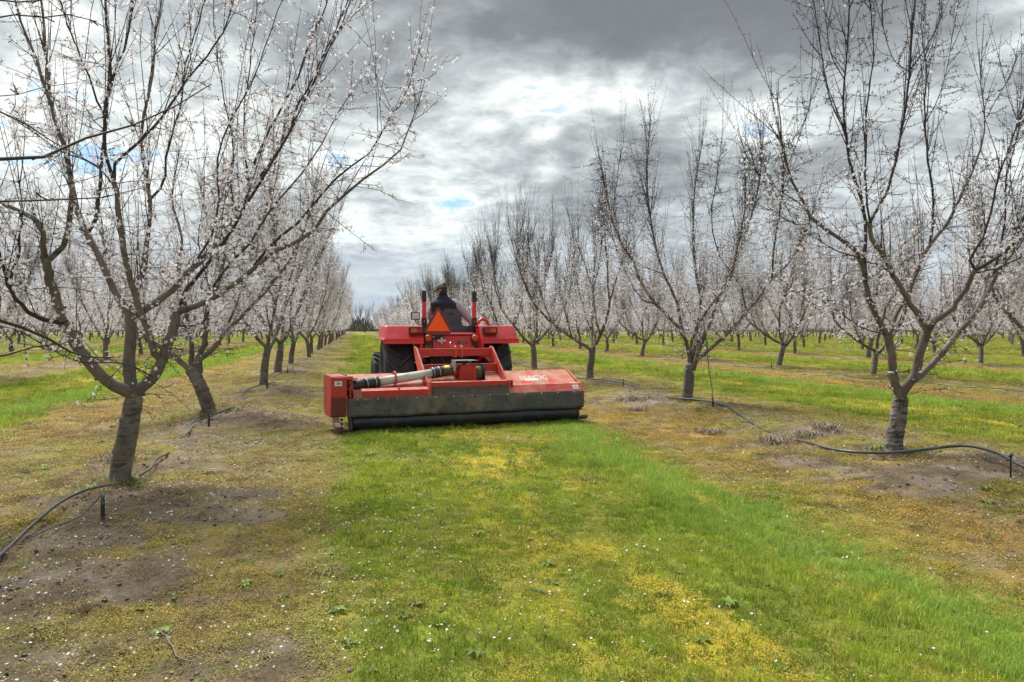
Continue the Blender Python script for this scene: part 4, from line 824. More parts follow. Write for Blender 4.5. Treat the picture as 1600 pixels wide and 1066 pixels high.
def build_tree(seed, limbs, level, bloom, ztop, dens=1.0, fl=None, slim=1.0):
    """level 2 = seen close, 1 = middle distance, 0 = far. bloom(z) = share of spurs in flower."""
    r = np.random.default_rng(seed)
    trunk = Wood(); limb_meshes = []; crown = Wood()
    SP, SR, TP, TR_ = [], [], [], []; FP, FN = [], []; BP = []
    if slim != 1: limbs = [(p_, a_ * slim, b_ * slim) for p_, a_, b_ in limbs]
    rmin = (.0016, .0024, .0038)[2 - level]
    limbs = [(np.asarray(p, float), a, b) for p, a, b in limbs]
    top = limbs[0][0][-1]
    tdir = unit(limbs[0][0][-1] - limbs[0][0][-2])
    for i in range(1, len(limbs)):
        p_, a_, b_ = limbs[i]
        if np.linalg.norm(p_[0] - top) < .12 and p_[0][2] > .5:
            limbs[i] = (np.vstack([p_[0] - tdir * .13 - unit(p_[1] - p_[0]) * .01, p_]), a_ * 1.06, b_)
    def flowers(pts, rate, jit):
        """rate = flowers per metre before the bloom share"""
        seg = np.diff(pts, axis=0); ln = np.linalg.norm(seg, axis=1); tot = ln.sum()
        n = r.poisson(tot * rate)
        for _ in range(n):
            t = r.uniform(.13, 1) * tot; i = min(np.searchsorted(np.cumsum(ln), t), len(ln) - 1); f = r.uniform(0, 1)
            p = pts[i] + seg[i] * f
            if r.uniform() < bloom(p[2]) * (.22 if p[2] < 1.3 else 1):
                k = r.integers(1, 3) if level == 2 else 1
                nn = unit(np.cross(seg[i], r.normal(0, 1, 3)) + seg[i] * .3)
                for _k in range(k):
                    n2 = unit(nn + r.normal(0, .5, 3)); FP.append(p + n2 * r.uniform(.012, jit)); FN.append(n2)
            elif level == 2 and r.uniform() < .5: BP.append((p, unit(np.cross(seg[i], r.normal(0, 1, 3)))))
    for li, (p, ra, rb) in enumerate(limbs):
        L = np.linalg.norm(np.diff(p, axis=0), axis=1).sum()
        n = {2: 16, 1: 9, 0: 6}[level]
        if li == 0 and level == 2: n = 26
        q_ = resample(p, n, .006 if (level == 2 and ra < .05 and ra > .01) else 0, r)
        rad = np.linspace(0, 1, n) ** .85 * (rb - ra) + ra; rad = np.maximum(rad, rmin)
        if level == 2 and ra > .03: rad = rad * (1 + r.normal(0, .035, n))
        if li == 0:
            rad[0] *= 1.12; rad[1] *= 1.03
        S = 10 if ra > .04 and level == 2 else (6 if ra > .02 or level == 2 else 4)
        if level == 0: S = 4 if ra > .03 else 3
        if li == 0:
            d_ = unit(q_[-1] - q_[-2]); q_ = np.vstack([q_, q_[-1] + d_ * rad[-1] * .35, q_[-1] + d_ * rad[-1] * .55]); rad = np.r_[rad, rad[-1] * .72, rad[-1] * .12]
            rad[-3] *= .97
            trunk.add([q_], [rad], 20 if level == 2 else 8)
            V_ = trunk.V[-1]; a_ = np.arctan2(V_[:, 1], V_[:, 0])
            f_ = fbm(np.cos(a_) * 1.7 + 5 + seed, np.sin(a_) * 1.7 + V_[:, 2] * 3.3, 1.6, 3, 6) - .5
            c_ = np.repeat(q_, 20 if level == 2 else 8, 0); V_ += (V_ - c_) * (f_ * (.34 if level == 2 else .25))[:, None]
        elif level == 2 and ra > .03:
            w = Wood(); w.add([q_], [rad], S); limb_meshes.append(w)
        elif ra > .024: trunk.add([q_], [rad], S)
        else: crown.add([q_], [rad], S)
        if li == 0: continue
        if level == 2 and ra > .03:
            for _ in range(int(L * 2.2)):
                i = r.integers(1, n - 1); d_ = unit(r.normal(0, 1, 3)); dd_ = unit(q_[i + 1] - q_[i - 1]); d_ = unit(d_ - dd_ * d_.dot(dd_)); k_ = rad[i]
                limb_meshes[-1].add([np.array([q_[i] + d_ * k_ * .7, q_[i] + d_ * k_ * 1.15, q_[i] + d_ * k_ * r.uniform(1.2, 1.5)])], [[k_ * .42, k_ * .30, k_ * .10]], 7)
        o_ = q_[-1] - q_[0]; hor = unit(np.array([q_[n // 2][0], q_[n // 2][1], 0]))
        d_all = np.gradient(q_, axis=0)
        # long upright water shoots
        nsh = int(L * (4.6 if ra < .045 else 2.4) * dens * {2: 1.5, 1: 1.3, 0: .85}[level])
        if level == 2 and rb < .0042: nsh = int(nsh * .4)
        for _ in range(nsh):
            t = r.uniform(.15, 1) ** .85; i = min(int(t * (n - 1)), n - 2); f = t * (n - 1) - i; s0 = q_[i] * (1 - f) + q_[min(i + 1, n - 1)] * f
            if s0[2] < 1.25: continue
            dd = unit(d_all[i]) * .55 + hor * r.uniform(-.28, .48) + np.array([0, 0, r.uniform(.55, 1.3)]) + r.normal(0, .28, 3)
            ln = r.uniform(.35, 1.5) * np.clip((ztop - s0[2]) / 1.6, .15, 1)
            s_ = shoot(r, s0, dd, ln, 6, .045, .07); b0 = min(rad[i] * .55, r.uniform(.004, .0075))
            SP.append(s_); SR.append(np.maximum(np.linspace(b0, .0018, 6), rmin)); flowers(s_, {2: 18, 1: 17, 0: 9}[level], .04)
            if level >= 1:
                for _k in range(r.poisson(ln * (2.8 if level == 2 else 1.9))):
                    j = r.integers(1, 5)
                    if s_[j][2] > 3.4 and r.uniform() < .72: continue
                    e = shoot(r, s_[j], unit(s_[j + 1] - s_[j]) + r.normal(0, .5, 3), r.uniform(.08, .4), 4, .09, .06)
                    TP.append(e); TR_.append(np.maximum(np.linspace(.0032, .0015, 4), rmin * .9)); flowers(e, {2: 25, 1: 22, 0: 9}[level], .035)
        # spreading fruiting twigs low in the crown
        ntw = int(L * {2: 17, 1: 15, 0: 10}[level] * dens)
        for _ in range(ntw):
            t = r.uniform(.10, 1); i = min(int(t * (n - 1)), n - 2); s0 = q_[i] + (q_[i + 1] - q_[i]) * r.uniform()
            if s0[2] > ztop - 1.6 and r.uniform() < .6: continue
            if rad[i] > .05 and r.uniform() < .65: continue
            e = shoot(r, s0, unit(r.normal(0, 1, 3) * np.array([1, 1, .55]) + hor * .3 + np.array([0, 0, .12])), r.uniform(.12, (.75, 1.0, 1.15)[2 - level] if s0[2] < 3.0 else .5), 5, .16, .035)
            TP.append(resample(e, 4)); TR_.append(np.maximum(np.linspace(.0042, .0015, 4), rmin * .9)); flowers(e, {2: 30, 1: 26, 0: 13}[level], .035)
            if level == 2 or (level == 1 and r.uniform() < .6):
                for _k in range(2):
                    j = r.integers(1, 4); e2 = shoot(r, e[j], unit(r.normal(0, 1, 3)) + unit(e[j + 1] - e[j]), r.uniform(.05, .25), 4, .1, .05)
                    TP.append(e2); TR_.append(np.maximum(np.linspace(.003, .0014, 4), rmin * .8)); flowers(e2, {2: 30, 1: 22, 0: 9}[level], .03)
        if rb < .02 and 1.9 < q_[-1][2] < ztop and not (level == 2 and rb < .0042 and slim < .84):
            for _ in range({2: 3, 1: 5, 0: 3}[level]):
                i = int(r.integers(int(n * .55), n)); s0 = q_[i]
                s_ = shoot(r, s0, unit(d_all[i]) + r.normal(0, .34, 3) + np.array([0, 0, .35]), r.uniform(.4, .9 if level == 2 else 1.5) * np.clip((ztop - s0[2]) / 1.5, .3, 1), 7, .035, .075)
                SP.append(s_[[0, 1, 2, 3, 4, 6]]); SR.append(np.maximum(np.linspace(.0055, .0018, 6), rmin)); flowers(s_, {2: 18, 1: 15, 0: 8}[level], .04)
        if ra < .021: flowers(q_, {2: 14, 1: 11, 0: 4}[level], .05)
    crown.add(SP, SR, 3); crown.add(TP, TR_, 3)
    if BP:                                            # swollen buds and bare spurs
        b = np.array([x[0] for x in BP]); d = np.array([x[1] for x in BP]); k = r.uniform(.014, .034, len(b))[:, None]
        crown.add(np.stack([b, b + d * k], 1), np.stack([np.full(len(b), .0028), np.full(len(b), .0042)], 1), 3)
    FPa = np.array(FP) if FP else np.zeros((1, 3)); FNa = np.array(FN) if FN else np.ones((1, 3))
    size = fl or {2: .0155, 1: .0225, 0: .044}[level]
    fm = flower_mesh('blossom', FPa, FNa, size, level, r, r.uniform(0, 1, len(FPa)) < .35)
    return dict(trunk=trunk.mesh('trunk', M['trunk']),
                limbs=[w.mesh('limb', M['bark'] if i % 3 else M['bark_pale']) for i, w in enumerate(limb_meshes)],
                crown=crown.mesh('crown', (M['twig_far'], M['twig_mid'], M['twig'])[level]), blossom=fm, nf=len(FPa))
bloomA = lambda z: .85 if z < 3.8 else max(.34, .85 - (z - 3.8) * .24)             # blossom well up into the crown
bloomB = lambda z: .80 if z < 2.5 else max(.03, .80 - (z - 2.5) * .48)             # tops still bare
bloomC = lambda z: .97 if z < 3.3 else max(.12, .97 - (z - 3.3) * .40)

ORD = ('first second third fourth fifth sixth seventh eighth ninth tenth eleventh twelfth thirteenth fourteenth fifteenth sixteenth seventeenth eighteenth nineteenth twentieth '
       'twenty-first twenty-second twenty-third twenty-fourth twenty-fifth twenty-sixth twenty-seventh twenty-eighth twenty-ninth thirtieth thirty-first thirty-second thirty-third thirty-fourth '
       'thirty-fifth thirty-sixth thirty-seventh thirty-eighth thirty-ninth fortieth').split()
GROUP = 'almond trees of the orchard'
def put_tree(d, label, loc, rz=0, sc=1.0, group=GROUP):
    t = thing('almond_tree', label, 'tree', loc, rz, group); t.scale = (sc, sc, sc)
    link('trunk', d['trunk'], t)
    for w in d['limbs']: link('limb', w, t)
    link('crown', d['crown'], t)
    b = link('blossom', d['blossom'], t); b['kind'] = 'stuff'
    return t
def gz(x, y): return float(height(np.array([x]), np.array([y]))[0])

# the four nearest trees stand exactly as photographed
T_L1 = build_tree(11, LIMBS_L1, 2, lambda z: bloomA(z) * .78, 5.6, .70, slim=.83)
put_tree(T_L1, 'blossoming almond tree nearest on the left, thick trunk forking low beside the black hose', (-2.16, 7.55, gz(-2.16, 7.55)))
T_R1 = build_tree(12, LIMBS_R1, 2, lambda z: bloomB(z) * .62, 6.2, .85, slim=.85)
T_R1['trunk'].materials[0] = M['trunk_cracked']
put_tree(T_R1, 'almond tree nearest on the right, dark cracked bark under its fork, bare upright tops', (6.22, 7.54, gz(6.22, 7.54)))
T_R2 = build_tree(13, LIMBS_R2, 2, bloomB, 6.7, 1.75, slim=.9)
put_tree(T_R2, 'vase shaped bare topped almond tree with a thin black tube hanging from its crown', (6.51, 13.71, gz(6.51, 13.71)))
T_L2 = build_tree(14, LIMBS_L2, 2, lambda z: bloomA(z) * .82, 6.6, 1.6, slim=.88)
put_tree(T_L2, 'blossoming almond tree with a trunk leaning left, right behind the nearest left tree', (-2.33, 13.12, gz(-2.33, 13.12)))
# branches of the tree whose trunk stands just outside the frame
r0_ = np.random.default_rng(77)
T_L0 = build_tree(15, [((0, 0, -.05), (0, 0, .4), (-.05, -.02, .85)) and (np.array([(0, 0, -.05), (0, 0, .4), (-.05, -.02, .85)]), .11, .09),
                       (np.array([(-.05, 0, .85), (-.3, .3, 1.4), (-.5, .5, 2.2)]), .05, .03), (np.array([(-.05, 0, .85), (.2, .3, 1.35), (.42, .7, 1.6), (.5, 1.0, 1.75)]), .04, .022),
                       (np.array([(.42, .7, 1.6), (.4, .9, 2.1), (.5, 1.1, 2.6)]), .02, .01), (np.array([(-.05, 0, .85), (-.1, -.5, 1.5), (-.2, -.9, 2.4)]), .05, .03)] , 1, lambda z: .4, 3.4, .25)
w_ = Wood()
for p, a, b in OVERHANG:
    p = np.array(p); root = np.array([.5, 1.0, 1.75]) if p[0][2] < 2.1 else np.array([.5, 1.1, 2.6])
    q_ = resample([root] + list(p), 14, .004, r0_); w_.add([q_], [np.linspace(a * 1.5, b, 14)], 5)
    sp = []; sr = []
    for _ in range(16):
        i = r0_.integers(3, 13); s = shoot(r0_, q_[i], r0_.normal(0, 1, 3), r0_.uniform(.012, .035), 3, .2, 0); sp.append(s); sr.append([.0022, .002, .0026])
    w_.add(sp, sr, 4)
t0 = put_tree(T_L0, 'almond tree standing just beyond the left edge whose bare twigs reach into the picture', (-2.3, 1.5, gz(-2.3, 1.5)))
link('overhanging_branch', w_.mesh('overhanging_branch', M['twig']), t0)

VA = [build_tree(100 + i, generic_limbs(np.random.default_rng(200 + i), 1.1, (rng.normal(0, .14), rng.normal(0, .14)), 1.25), 1, bloomA, 6.5, 1.25) for i in range(6)]
VB = [build_tree(120 + i, generic_limbs(np.random.default_rng(220 + i), 1.25, (rng.normal(0, .10), rng.normal(0, .10)), 1.08), 1, bloomB, 6.3, 1.0) for i in range(6)]
VC = [build_tree(140 + i, generic_limbs(np.random.default_rng(240 + i), 1.3, (rng.normal(0, .12), rng.normal(0, .12)), .98), 1, bloomC, 6.0, 1.15) for i in range(5)]
FA = [build_tree(160 + i, generic_limbs(np.random.default_rng(260 + i), 1.1, (rng.normal(0, .14), rng.normal(0, .14)), 1.22), 0, bloomA, 6.4, 1.1) for i in range(4)]
FB = [build_tree(180 + i, generic_limbs(np.random.default_rng(280 + i), 1.15, (rng.normal(0, .10), rng.normal(0, .10)), 1.02), 0, bloomC, 6.0, 1.3) for i in range(4)]
tr = np.random.default_rng(99)
YAW = R(12.1); cand = []
for ri, X0 in enumerate(ROWS):
    for k in range(-1, 34):
        x = X0 + tr.normal(0, .12); y = TREE_Y0 + TREE_DY * k + tr.normal(0, .15)
        if ri == 14 and k <= 1: continue
        if ri == 15 and k <= 1: continue
        lat = x * math.cos(YAW) - y * math.sin(YAW); dep = x * math.sin(YAW) + y * math.cos(YAW)
        if dep < 1.5: continue
        inframe = abs(lat / dep) < .70; margin = abs(lat) < dep * .70 + 3.2
        if not margin: continue
        if tr.uniform() < .02 and k > 3: continue
        cand.append((math.hypot(x, y), ri, k, x, y, inframe))
cand.append((0, 15, 0, 6.5, 1.3, False)) if False else None
cand.sort(); thg = cand[:292]; rest = cand[292:]
rown = {14: 'the row left of tractor', 15: 'the row right of tractor'}
for i in range(14): rown[13 - i] = f'the {ORD[i + 1]} row left of tractor'
for i in range(30): rown[16 + i] = f'the {ORD[i + 1]} row right of tractor'
seen = {}
for (dist, ri, k, x, y, inf) in sorted(thg, key=lambda c: (c[1], c[4])):
    left = ri <= 14
    if inf or ri in (14, 15): seen[ri] = seen.get(ri, 2 if ri in (14, 15) else 0) + 1
    far = dist > 62
    if left: d = FA[tr.integers(0, 4)] if far else VA[tr.integers(0, 6)]
    elif ri == 15: d = FB[tr.integers(0, 4)] if far else VB[tr.integers(0, 6)]
    else: d = FB[tr.integers(0, 4)] if far else (VC + VB[:2])[tr.integers(0, 7)]
    look = ('blossom covered' if left else ('bare topped' if ri == 15 else 'pinkish white flowering')) if not far else ('small distant whitish' if left else 'small distant mauve')
    if inf or ri in (14, 15): lab = f'{look} almond, {ORD[min(seen[ri], 40) - 1]} from the camera in {rown[ri]}'
    else: lab = f'{look} almond tree at the edge of view in {rown[ri]}, beside number {seen.get(ri, 0)}'
    if not (inf or ri in (14, 15)): lab = f'almond mostly out of view, trunk {ORD[k + 2]} along in {rown[ri]}'
    put_tree(d, lab, (x, y, gz(x, y) - .02), tr.uniform(0, 6.283), tr.uniform(.9, 1.1))
# everything farther reads as one mauve mass: instanced
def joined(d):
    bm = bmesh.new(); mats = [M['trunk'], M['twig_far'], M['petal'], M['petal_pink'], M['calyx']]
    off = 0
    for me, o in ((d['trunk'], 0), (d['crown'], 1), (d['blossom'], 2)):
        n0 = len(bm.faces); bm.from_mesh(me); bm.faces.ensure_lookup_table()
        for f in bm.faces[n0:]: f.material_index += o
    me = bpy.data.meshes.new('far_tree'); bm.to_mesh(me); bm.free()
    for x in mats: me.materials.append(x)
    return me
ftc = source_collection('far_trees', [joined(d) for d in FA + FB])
if rest:
    xs = np.array([c[3] for c in rest]); ys = np.array([c[4] for c in rest]); rs = np.array([c[1] for c in rest]); n = len(rest)
    s = tr.uniform(.9, 1.1, n)
    scatter('distant_orchard', 'far flowering almond trees merging into one mass toward the horizon', np.stack([xs, ys, height(xs, ys)], -1),
            np.stack([np.zeros(n), np.zeros(n), tr.uniform(0, 6.283, n)], -1), np.stack([s, s, s], -1), np.where(rs <= 14, tr.integers(0, 4, n), 4 + tr.integers(0, 4, n)), None, ftc)
# the dark tree leaning at the far end of the alley and the bare woods on the horizon
dk = generic_limbs(np.random.default_rng(501), .9, (-.35, 0), 1.0)
D0 = build_tree(500, dk, 0, lambda z: 0.0, 6.5, 1.6)
t = thing('dark_tree', 'dark leaning bare tree closing the far end of the tractor alley', 'tree', (4.0, 268, 0)); t.scale = (1.9, 1.9, 1.75)
for n_, k_, mm in (('trunk', 'trunk', M['dark_tree']), ('crown', 'crown', M['dark_tree'])):
    me = D0[k_].copy(); me.materials.clear(); me.materials.append(mm); link(n_, me, t)
def treeline():
    """bare woods along the horizon, one mass: thousands of upright twiggy sprays in overlapping crowns"""
    r = np.random.default_rng(61); P, Q, W = [], [], []
    n = 5200
    az = r.uniform(R(12.1 - 48), R(12.1 + 48), n); dist = r.uniform(330, 380, n); x = np.sin(az) * dist; y = np.cos(az) * dist
    hh = 5 + 4.5 * fbm(az * 60, az * 0, 1.0, 4, 8)
    pts = []
    for i in range(n):
        h = hh[i] * r.uniform(.5, 1.1); p = np.array([x[i], y[i], -.5]); e = p + np.array([r.normal(0, 1.4), r.normal(0, 1.4), h + .5]); m = (p + e) / 2 + r.normal(0, .3, 3)
        pts.append([p, m, e])
    w = Wood(); w.add(np.array(pts), np.tile([.45, .40, .06], (n, 1)), 3)
    o = link('distant_treeline', w.mesh('distant_treeline', M['far_wood'])); o['kind'] = 'stuff'; o['label'] = 'grey brown line of bare woods on the horizon'
treeline()
# ------------------------------------------------------------------ flail mower
mw = thing('flail_mower', 'wide faded red flail mower with grey rubber flap and black rear roller behind the tractor', 'mower', (-.05, 10.85, .0), R(10))
RED = M['mower_red']; RB = M['mower_red_bright']
def P(name, m, fn, parent=None, bevel=0): return part(name, m, parent or mw, fn, bevel)
WL, WR = .02, 3.72
P('roller', M['roller'], lambda b: b.lathe([(.02, .03), (.02, .112), (.03, .12), (1.2, .121), (2.4, .12), (3.62, .12), (3.63, .112), (3.63, .03)], (.02, .10, .135), 'x', 40))
for x in (.02, 3.68):
    P('roller_bracket', M['rust'], lambda b: b.prism([(-.01, .03), (.06, -.005), (.20, .005), (.26, .20), (.26, .52), (.05, .50), (.02, .22)], x - .012, x + .012), bevel=.003)
# curved skids at the ends
P('skid_shoe', M['rust'], lambda b: b.prism([(-.02, .03), (.05, -.01), (.5, -.015), (.75, .03), (.9, .18), (.88, .20), (.72, .06), (.5, .015), (.06, .02), (.0, .05)], -.13, -.03), bevel=.004)
P('skid_shoe', M['rust'], lambda b: b.prism([(.02, .05), (.09, .01), (.5, -.01), (.75, .03), (.9, .18), (.88, .20), (.72, .06), (.5, .02), (.09, .04), (.05, .08)], 3.74, 3.86), bevel=.004)
# adjusting bolts of the left bracket
for z in (.07, .13, .19): P('bracket_bolt', M['rust'], lambda b: b.lathe([(0, .022), (.03, .022), (.03, .012), (.06, .012)], (-.12, -.005, z), 'y', 8))
# rear flap: slightly wavy hanging rubber
def flap(b):
    nx, nz = 60, 6; r = random.Random(4); vs = []
    for s, off in ((0, 0), (1, .012)):
        for j in range(nz + 1):
            for i in range(nx + 1):
                x = -.05 + 3.80 * i / nx; t = j / nz
                vs.append((x, -.022 + off - .02 * (1 - t) + .010 * (1 - t) * math.sin(x * 5.1) + .006 * math.sin(x * 13 + 1), .215 + t * .275 + (.006 * math.sin(x * 7) if j == 0 else 0)))
    n = (nx + 1) * (nz + 1); fs = []
    for s in (0, n):
        for j in range(nz):
            for i in range(nx):
                a = s + j * (nx + 1) + i; fs.append((a, a + 1, a + nx + 2, a + nx + 1))
    for i in range(nx):
        for j in (0, nz):
            a = j * (nx + 1) + i; fs.append((a, a + 1, a + 1 + n, a + n))
    for j in range(nz):
        for i in (0, nx):
            a = j * (nx + 1) + i; fs.append((a, a + nx + 1, a + nx + 1 + n, a + n))
    b._add(vs, fs, 0, True)
P('rear_flap', M['grey_flap'], flap)
for i in range(13):
    x = .1 + i * .29
    P('flap_bolt', M['steel'], lambda b: b.lathe([(-.012, .004), (-.010, .011), (0, .012)], (x, -.03, .468), 'y', 8))
# deck: folded sheet, front wall down, rear lip
deck = [(1.20, .34), (1.16, .62), (.98, .775), (.62, .790), (.27, .612), (.12, .600), (.015, .478), (.035, .470), (.135, .585), (.28, .597), (.605, .772), (.965, .757), (1.14, .61), (1.18, .34)]
P('deck', RED, lambda b: b.prism(deck, WL + .06, WR + .03), bevel=.004)
for x0, x1 in ((WL + .035, WL + .058), (WR + .032, WR + .055)):
    P('end_plate', RED, lambda b: b.prism([(1.21, .16), (1.22, .62), (.99, .785), (.59, .797), (.2, .622), (.1, .607), (.0, .47), (.0, .30), (.10, .16)], x0, x1), bevel=.004)
P('rotor_tube', M['matt_black'], lambda b: b.lathe([(.1, .02), (.1, .12), (3.6, .12), (3.6, .02)], (0, .62, .38), 'x', 20))
# flails hanging on the rotor
for i in range(22):
    x = .2 + i * .158; w = (i * 2.4) % 6.283
    P('flail', M['rust'], lambda b: b.prism([(.62 + math.cos(w + a) * q, .38 + math.sin(w + a) * q) for a, q in ((-.18, .11), (.18, .11), (.12, .24), (-.12, .24))], x - .03, x + .03))
P('front_curtain', M['black'], lambda b: b.box(.1, 3.7, 1.21, 1.22, .10, .36))
# stiffening lip along the rear, left of the frame, and the folded side return
P('rear_rail', RB, lambda b: b.prism([(.0, .478), (-.012, .482), (-.012, .590), (.10, .618), (.105, .606), (.0, .580)], .17, 1.16), bevel=.003)
P('rail_hook', M['grey_plate'], lambda b: b.tube([(.17, -.02, .60), (.155, -.02, .57), (.155, -.02, .50), (.18, -.02, .475), (.25, -.02, .472)], .009, 8))
# belt-drive housing on the left end
def housing(b):
    b.prism([(-.04, .52), (-.04, .79), (-.02, .812), (.62, .812), (.70, .74), (.70, .30), (.62, .22), (.05, .22), (.02, .26)], -.275, -.055)
hs = P('belt_housing', RB, housing, bevel=.012)
P('housing_lower_cover', M['shaded_red'], lambda b: b.prism([(-.046, .505), (-.046, .25), (-.03, .23), (.02, .225), (.02, .505)], -.263, -.07), hs, bevel=.004)  # lower section under the fold, its shade carried by the darker red
P('housing_sticker', M['white_sticker'], lambda b: b.box(-.225, -.12, -.0445, -.0415, .675, .745), hs)
def stmark(b):
    b.box(-.20, -.145, -.0465, -.0450, .70, .706); b.box(-.19, -.175, -.0465, -.0450, .712, .73); b.box(-.17, -.14, -.0465, -.0450, .712, .722)
P('sticker_print', M['ink'], stmark, hs)
P('housing_bracket', RB, lambda b: (b.box(-.052, .06, .10, .13, .60, .80), b.box(-.052, .12, .05, .60, .755, .775), b.prism([(.05, .50), (.05, .62), (.2, .78), (.3, .78), (.3, .5)], .00, .025)), bevel=.003)
P('idler_pulley', M['rust'], lambda b: b.lathe([(0, .02), (0, .07), (.02, .06), (.04, .07), (.04, .02)], (-.03, .12, .70), 'x', 20))
# driveline guard from the gearbox to the belt housing
A0, A1 = Vector((.02, .20, .645)), Vector((1.66, .44, .84))
def along(t): return A0 + (A1 - A0) * t
def seg(t0, t1, prof, b, n=24):
    pts = [along(t0 + (t1 - t0) * p_[0]) for p_ in prof]; b.tube(pts, [p_[1] for p_ in prof], n)
P('driveline_tube', M['hose_grey'], lambda b: seg(.26, .80, [(0, .068), (.5, .068), (1, .068)], b))
bel = [(0, .084), (.06, .088)] + [(i / 14, .088 if i % 2 else .080) for i in range(2, 13)] + [(.95, .088), (1, .07)]
P('driveline_bellows', M['bellows'], lambda b: seg(.14, .275, bel, b)); P('driveline_bellows', M['bellows'], lambda b: seg(.79, .89, bel, b))
P('driveline_cone', M['black'], lambda b: seg(-.02, .15, [(0, .07), (.2, .082), (.7, .08), (1, .076)], b))
cone = P('driveline_cone', M['olive_dirty'], lambda b: seg(.89, 1.0, [(0, .075), (.3, .084), (1, .082)], b))
for t in (.155, .235, .80, .86): P('hose_clamp', M['steel'], lambda b: seg(t, t + .006, [(0, .090), (1, .090)], b))
def ylab(b):
    d = (A1 - A0).normalized(); n = 6
    up = Vector((0, -.35, .94)); side = d.cross(up).normalized(); vs = []
    for i in range(n + 1):
        w = -.85 + 1.5 * i / n
        o = (up * math.cos(w) + side * math.sin(w)); o = Vector((o.x, o.y, o.z)).normalized() * .0865
        vs += [along(.915) + o, along(.965) + o]
    b._add([tuple(v) for v in vs], [(2 * i, 2 * i + 1, 2 * i + 3, 2 * i + 2) for i in range(n)])
P('warning_label', M['yellow_label'], ylab, cone)
def ymark(b):
    for t, s in ((.93, .010), (.945, .014), (.955, .008)):
        c = along(t) + Vector((0, -.070, .054)); b.box(c.x - s, c.x + s, c.y - .004, c.y - .001, c.z - .004, c.z + .004)
P('label_print', M['ink'], ymark, cone)
def ring(b):
    c = along(.425); n = 28; vs = []; fs = []
    for k in range(n):
        w = 2 * math.pi * k / n
        for (x, r_) in ((-.012, .085), (.012, .085), (.012, .112), (-.012, .112)):
            vs.append((c.x + x, c.y + math.cos(w) * r_, c.z + math.sin(w) * r_ * 1.12))
    for k in range(n):
        for j in range(4): fs.append((k * 4 + j, k * 4 + (j + 1) % 4, ((k + 1) % n) * 4 + (j + 1) % 4, ((k + 1) % n) * 4 + j))
    b._add(vs, fs); b.box(c.x - .011, c.x + .011, c.y - .20, c.y - .09, .49, .66); b.box(c.x - .0115, c.x + .0115, c.y - .30, c.y - .20, .485, .62)
P('guard_ring', M['mower_red_bright'], ring, bevel=.002)
# headstock frame
for x, nm in ((1.20, 'frame_plate'), (2.50, 'frame_plate')):
    P(nm, RED, lambda b: b.prism([(.02, .46), (.02, .70), (.20, .70), (.84, 1.185), (.96, 1.20), (.99, 1.17), (.56, .60), (.2, .50), (.15, .46)] if x < 2 else [(.08, .50), (.08, .69), (.22, .70), (.84, 1.185), (.96, 1.20), (.99, 1.17), (.56, .60), (.2, .50)], x - .0125 + .0, x + .0125), bevel=.004)
P('top_bar', RB, lambda b: b.box(1.214, 2.486, .86, .95, 1.045, 1.165), bevel=.006)
P('middle_bar', RB, lambda b: b.box(1.214, 2.486, .61, .66, .815, .925), bevel=.006)
P('lower_bar', RB, lambda b: (b.prism([(.10, .575), (.10, .675), (.19, .685), (.19, .668), (.118, .66), (.118, .575)], 1.214, 2.56)), bevel=.003)
P('frame_foot', M['rust'], lambda b: b.prism([(.085, .50), (.09, .68), (.20, .68), (.20, .56)], 2.535, 2.56), bevel=.003)
for x0, x1, s in ((1.215, 1.36, 1), (2.34, 2.485, -1)):
    P('corner_gusset', RED, lambda b: b.prism([(x0, 1.04), (x1, 1.04), (x0 if s > 0 else x1, .93)], .885, .905, 'y'))
for x in (1.86, 1.97): P('toplink_tab', RED, lambda b: b.prism([(.84, 1.02), (.84, 1.19), (.90, 1.22), (1.05, 1.22), (1.10, 1.17), (1.10, 1.08), (.96, 1.02)], x - .009, x + .009), bevel=.003)
P('toplink_pin', M['steel'], lambda b: b.tube([(1.80, .88, 1.20), (1.76, .86, 1.24), (1.78, .86, 1.27)], .010, 8))
# gearbox
def gearbox(b):
    b.box(1.76, 2.02, .34, .60, .645, .885); b.box(1.79, 2.00, .36, .58, .885, .915)
    b.prism([(.35, .66), (.35, .87), (.38, .9), (.58, .9), (.60, .86), (.60, .66)], 2.02, 2.045)
gb = P('gearbox', M['mower_red_bright'], gearbox, bevel=.012)
for x in (1.80, 1.865, 1.93, 1.985): P('gearbox_rib', M['mower_red'], lambda b: b.box(x - .006, x + .006, .325, .342, .65, .87), gb)
P('gearbox_neck', M['mower_red_bright'], lambda b: b.tube([(1.62, .44, .82), (1.70, .45, .80), (1.765, .46, .79)], [.035, .05, .075], 16), gb)
P('shaft_guard', M['olive_dirty'], lambda b: b.lathe([(0, .10), (.03, .125), (.10, .125), (.11, .10), (.11, .04)], (2.045, .47, .77), 'x', 28), gb)
P('guard_bracket', M['matt_black'], lambda b: b.prism([(.31, .655), (.31, .86), (.38, .93), (.58, .93), (.58, .655)], 2.16, 2.175), gb)
P('gearbox_cap', M['rust'], lambda b: b.lathe([(0, .03), (.03, .03), (.03, .015), (.05, .015)], (1.86, .42, .915), 'z', 12), gb)
P('cover_plate', M['grey_plate'], lambda b: (b.prism([(1.71, .36), (2.07, .34), (2.03, .60), (1.70, .60)], .985, .993, 'z'), b.prism([(1.705, .38), (1.71, .37), (1.71, .60), (1.705, .60)], .80, .985, 'z')), bevel=.001)
# debris and bright scraps caught under the frame bar
P('slot_plate', M['grey_plate'], lambda b: (b.box(1.25, 1.70, .155, .165, .605, .63), b.box(1.98, 2.46, .155, .165, .605, .645)))
P('scraper_strip', M['rust'], lambda b: b.prism([(.018, .492), (.105, .602), (.19, .607), (.19, .613), (.10, .611), (.008, .495)], 1.22, 2.48))
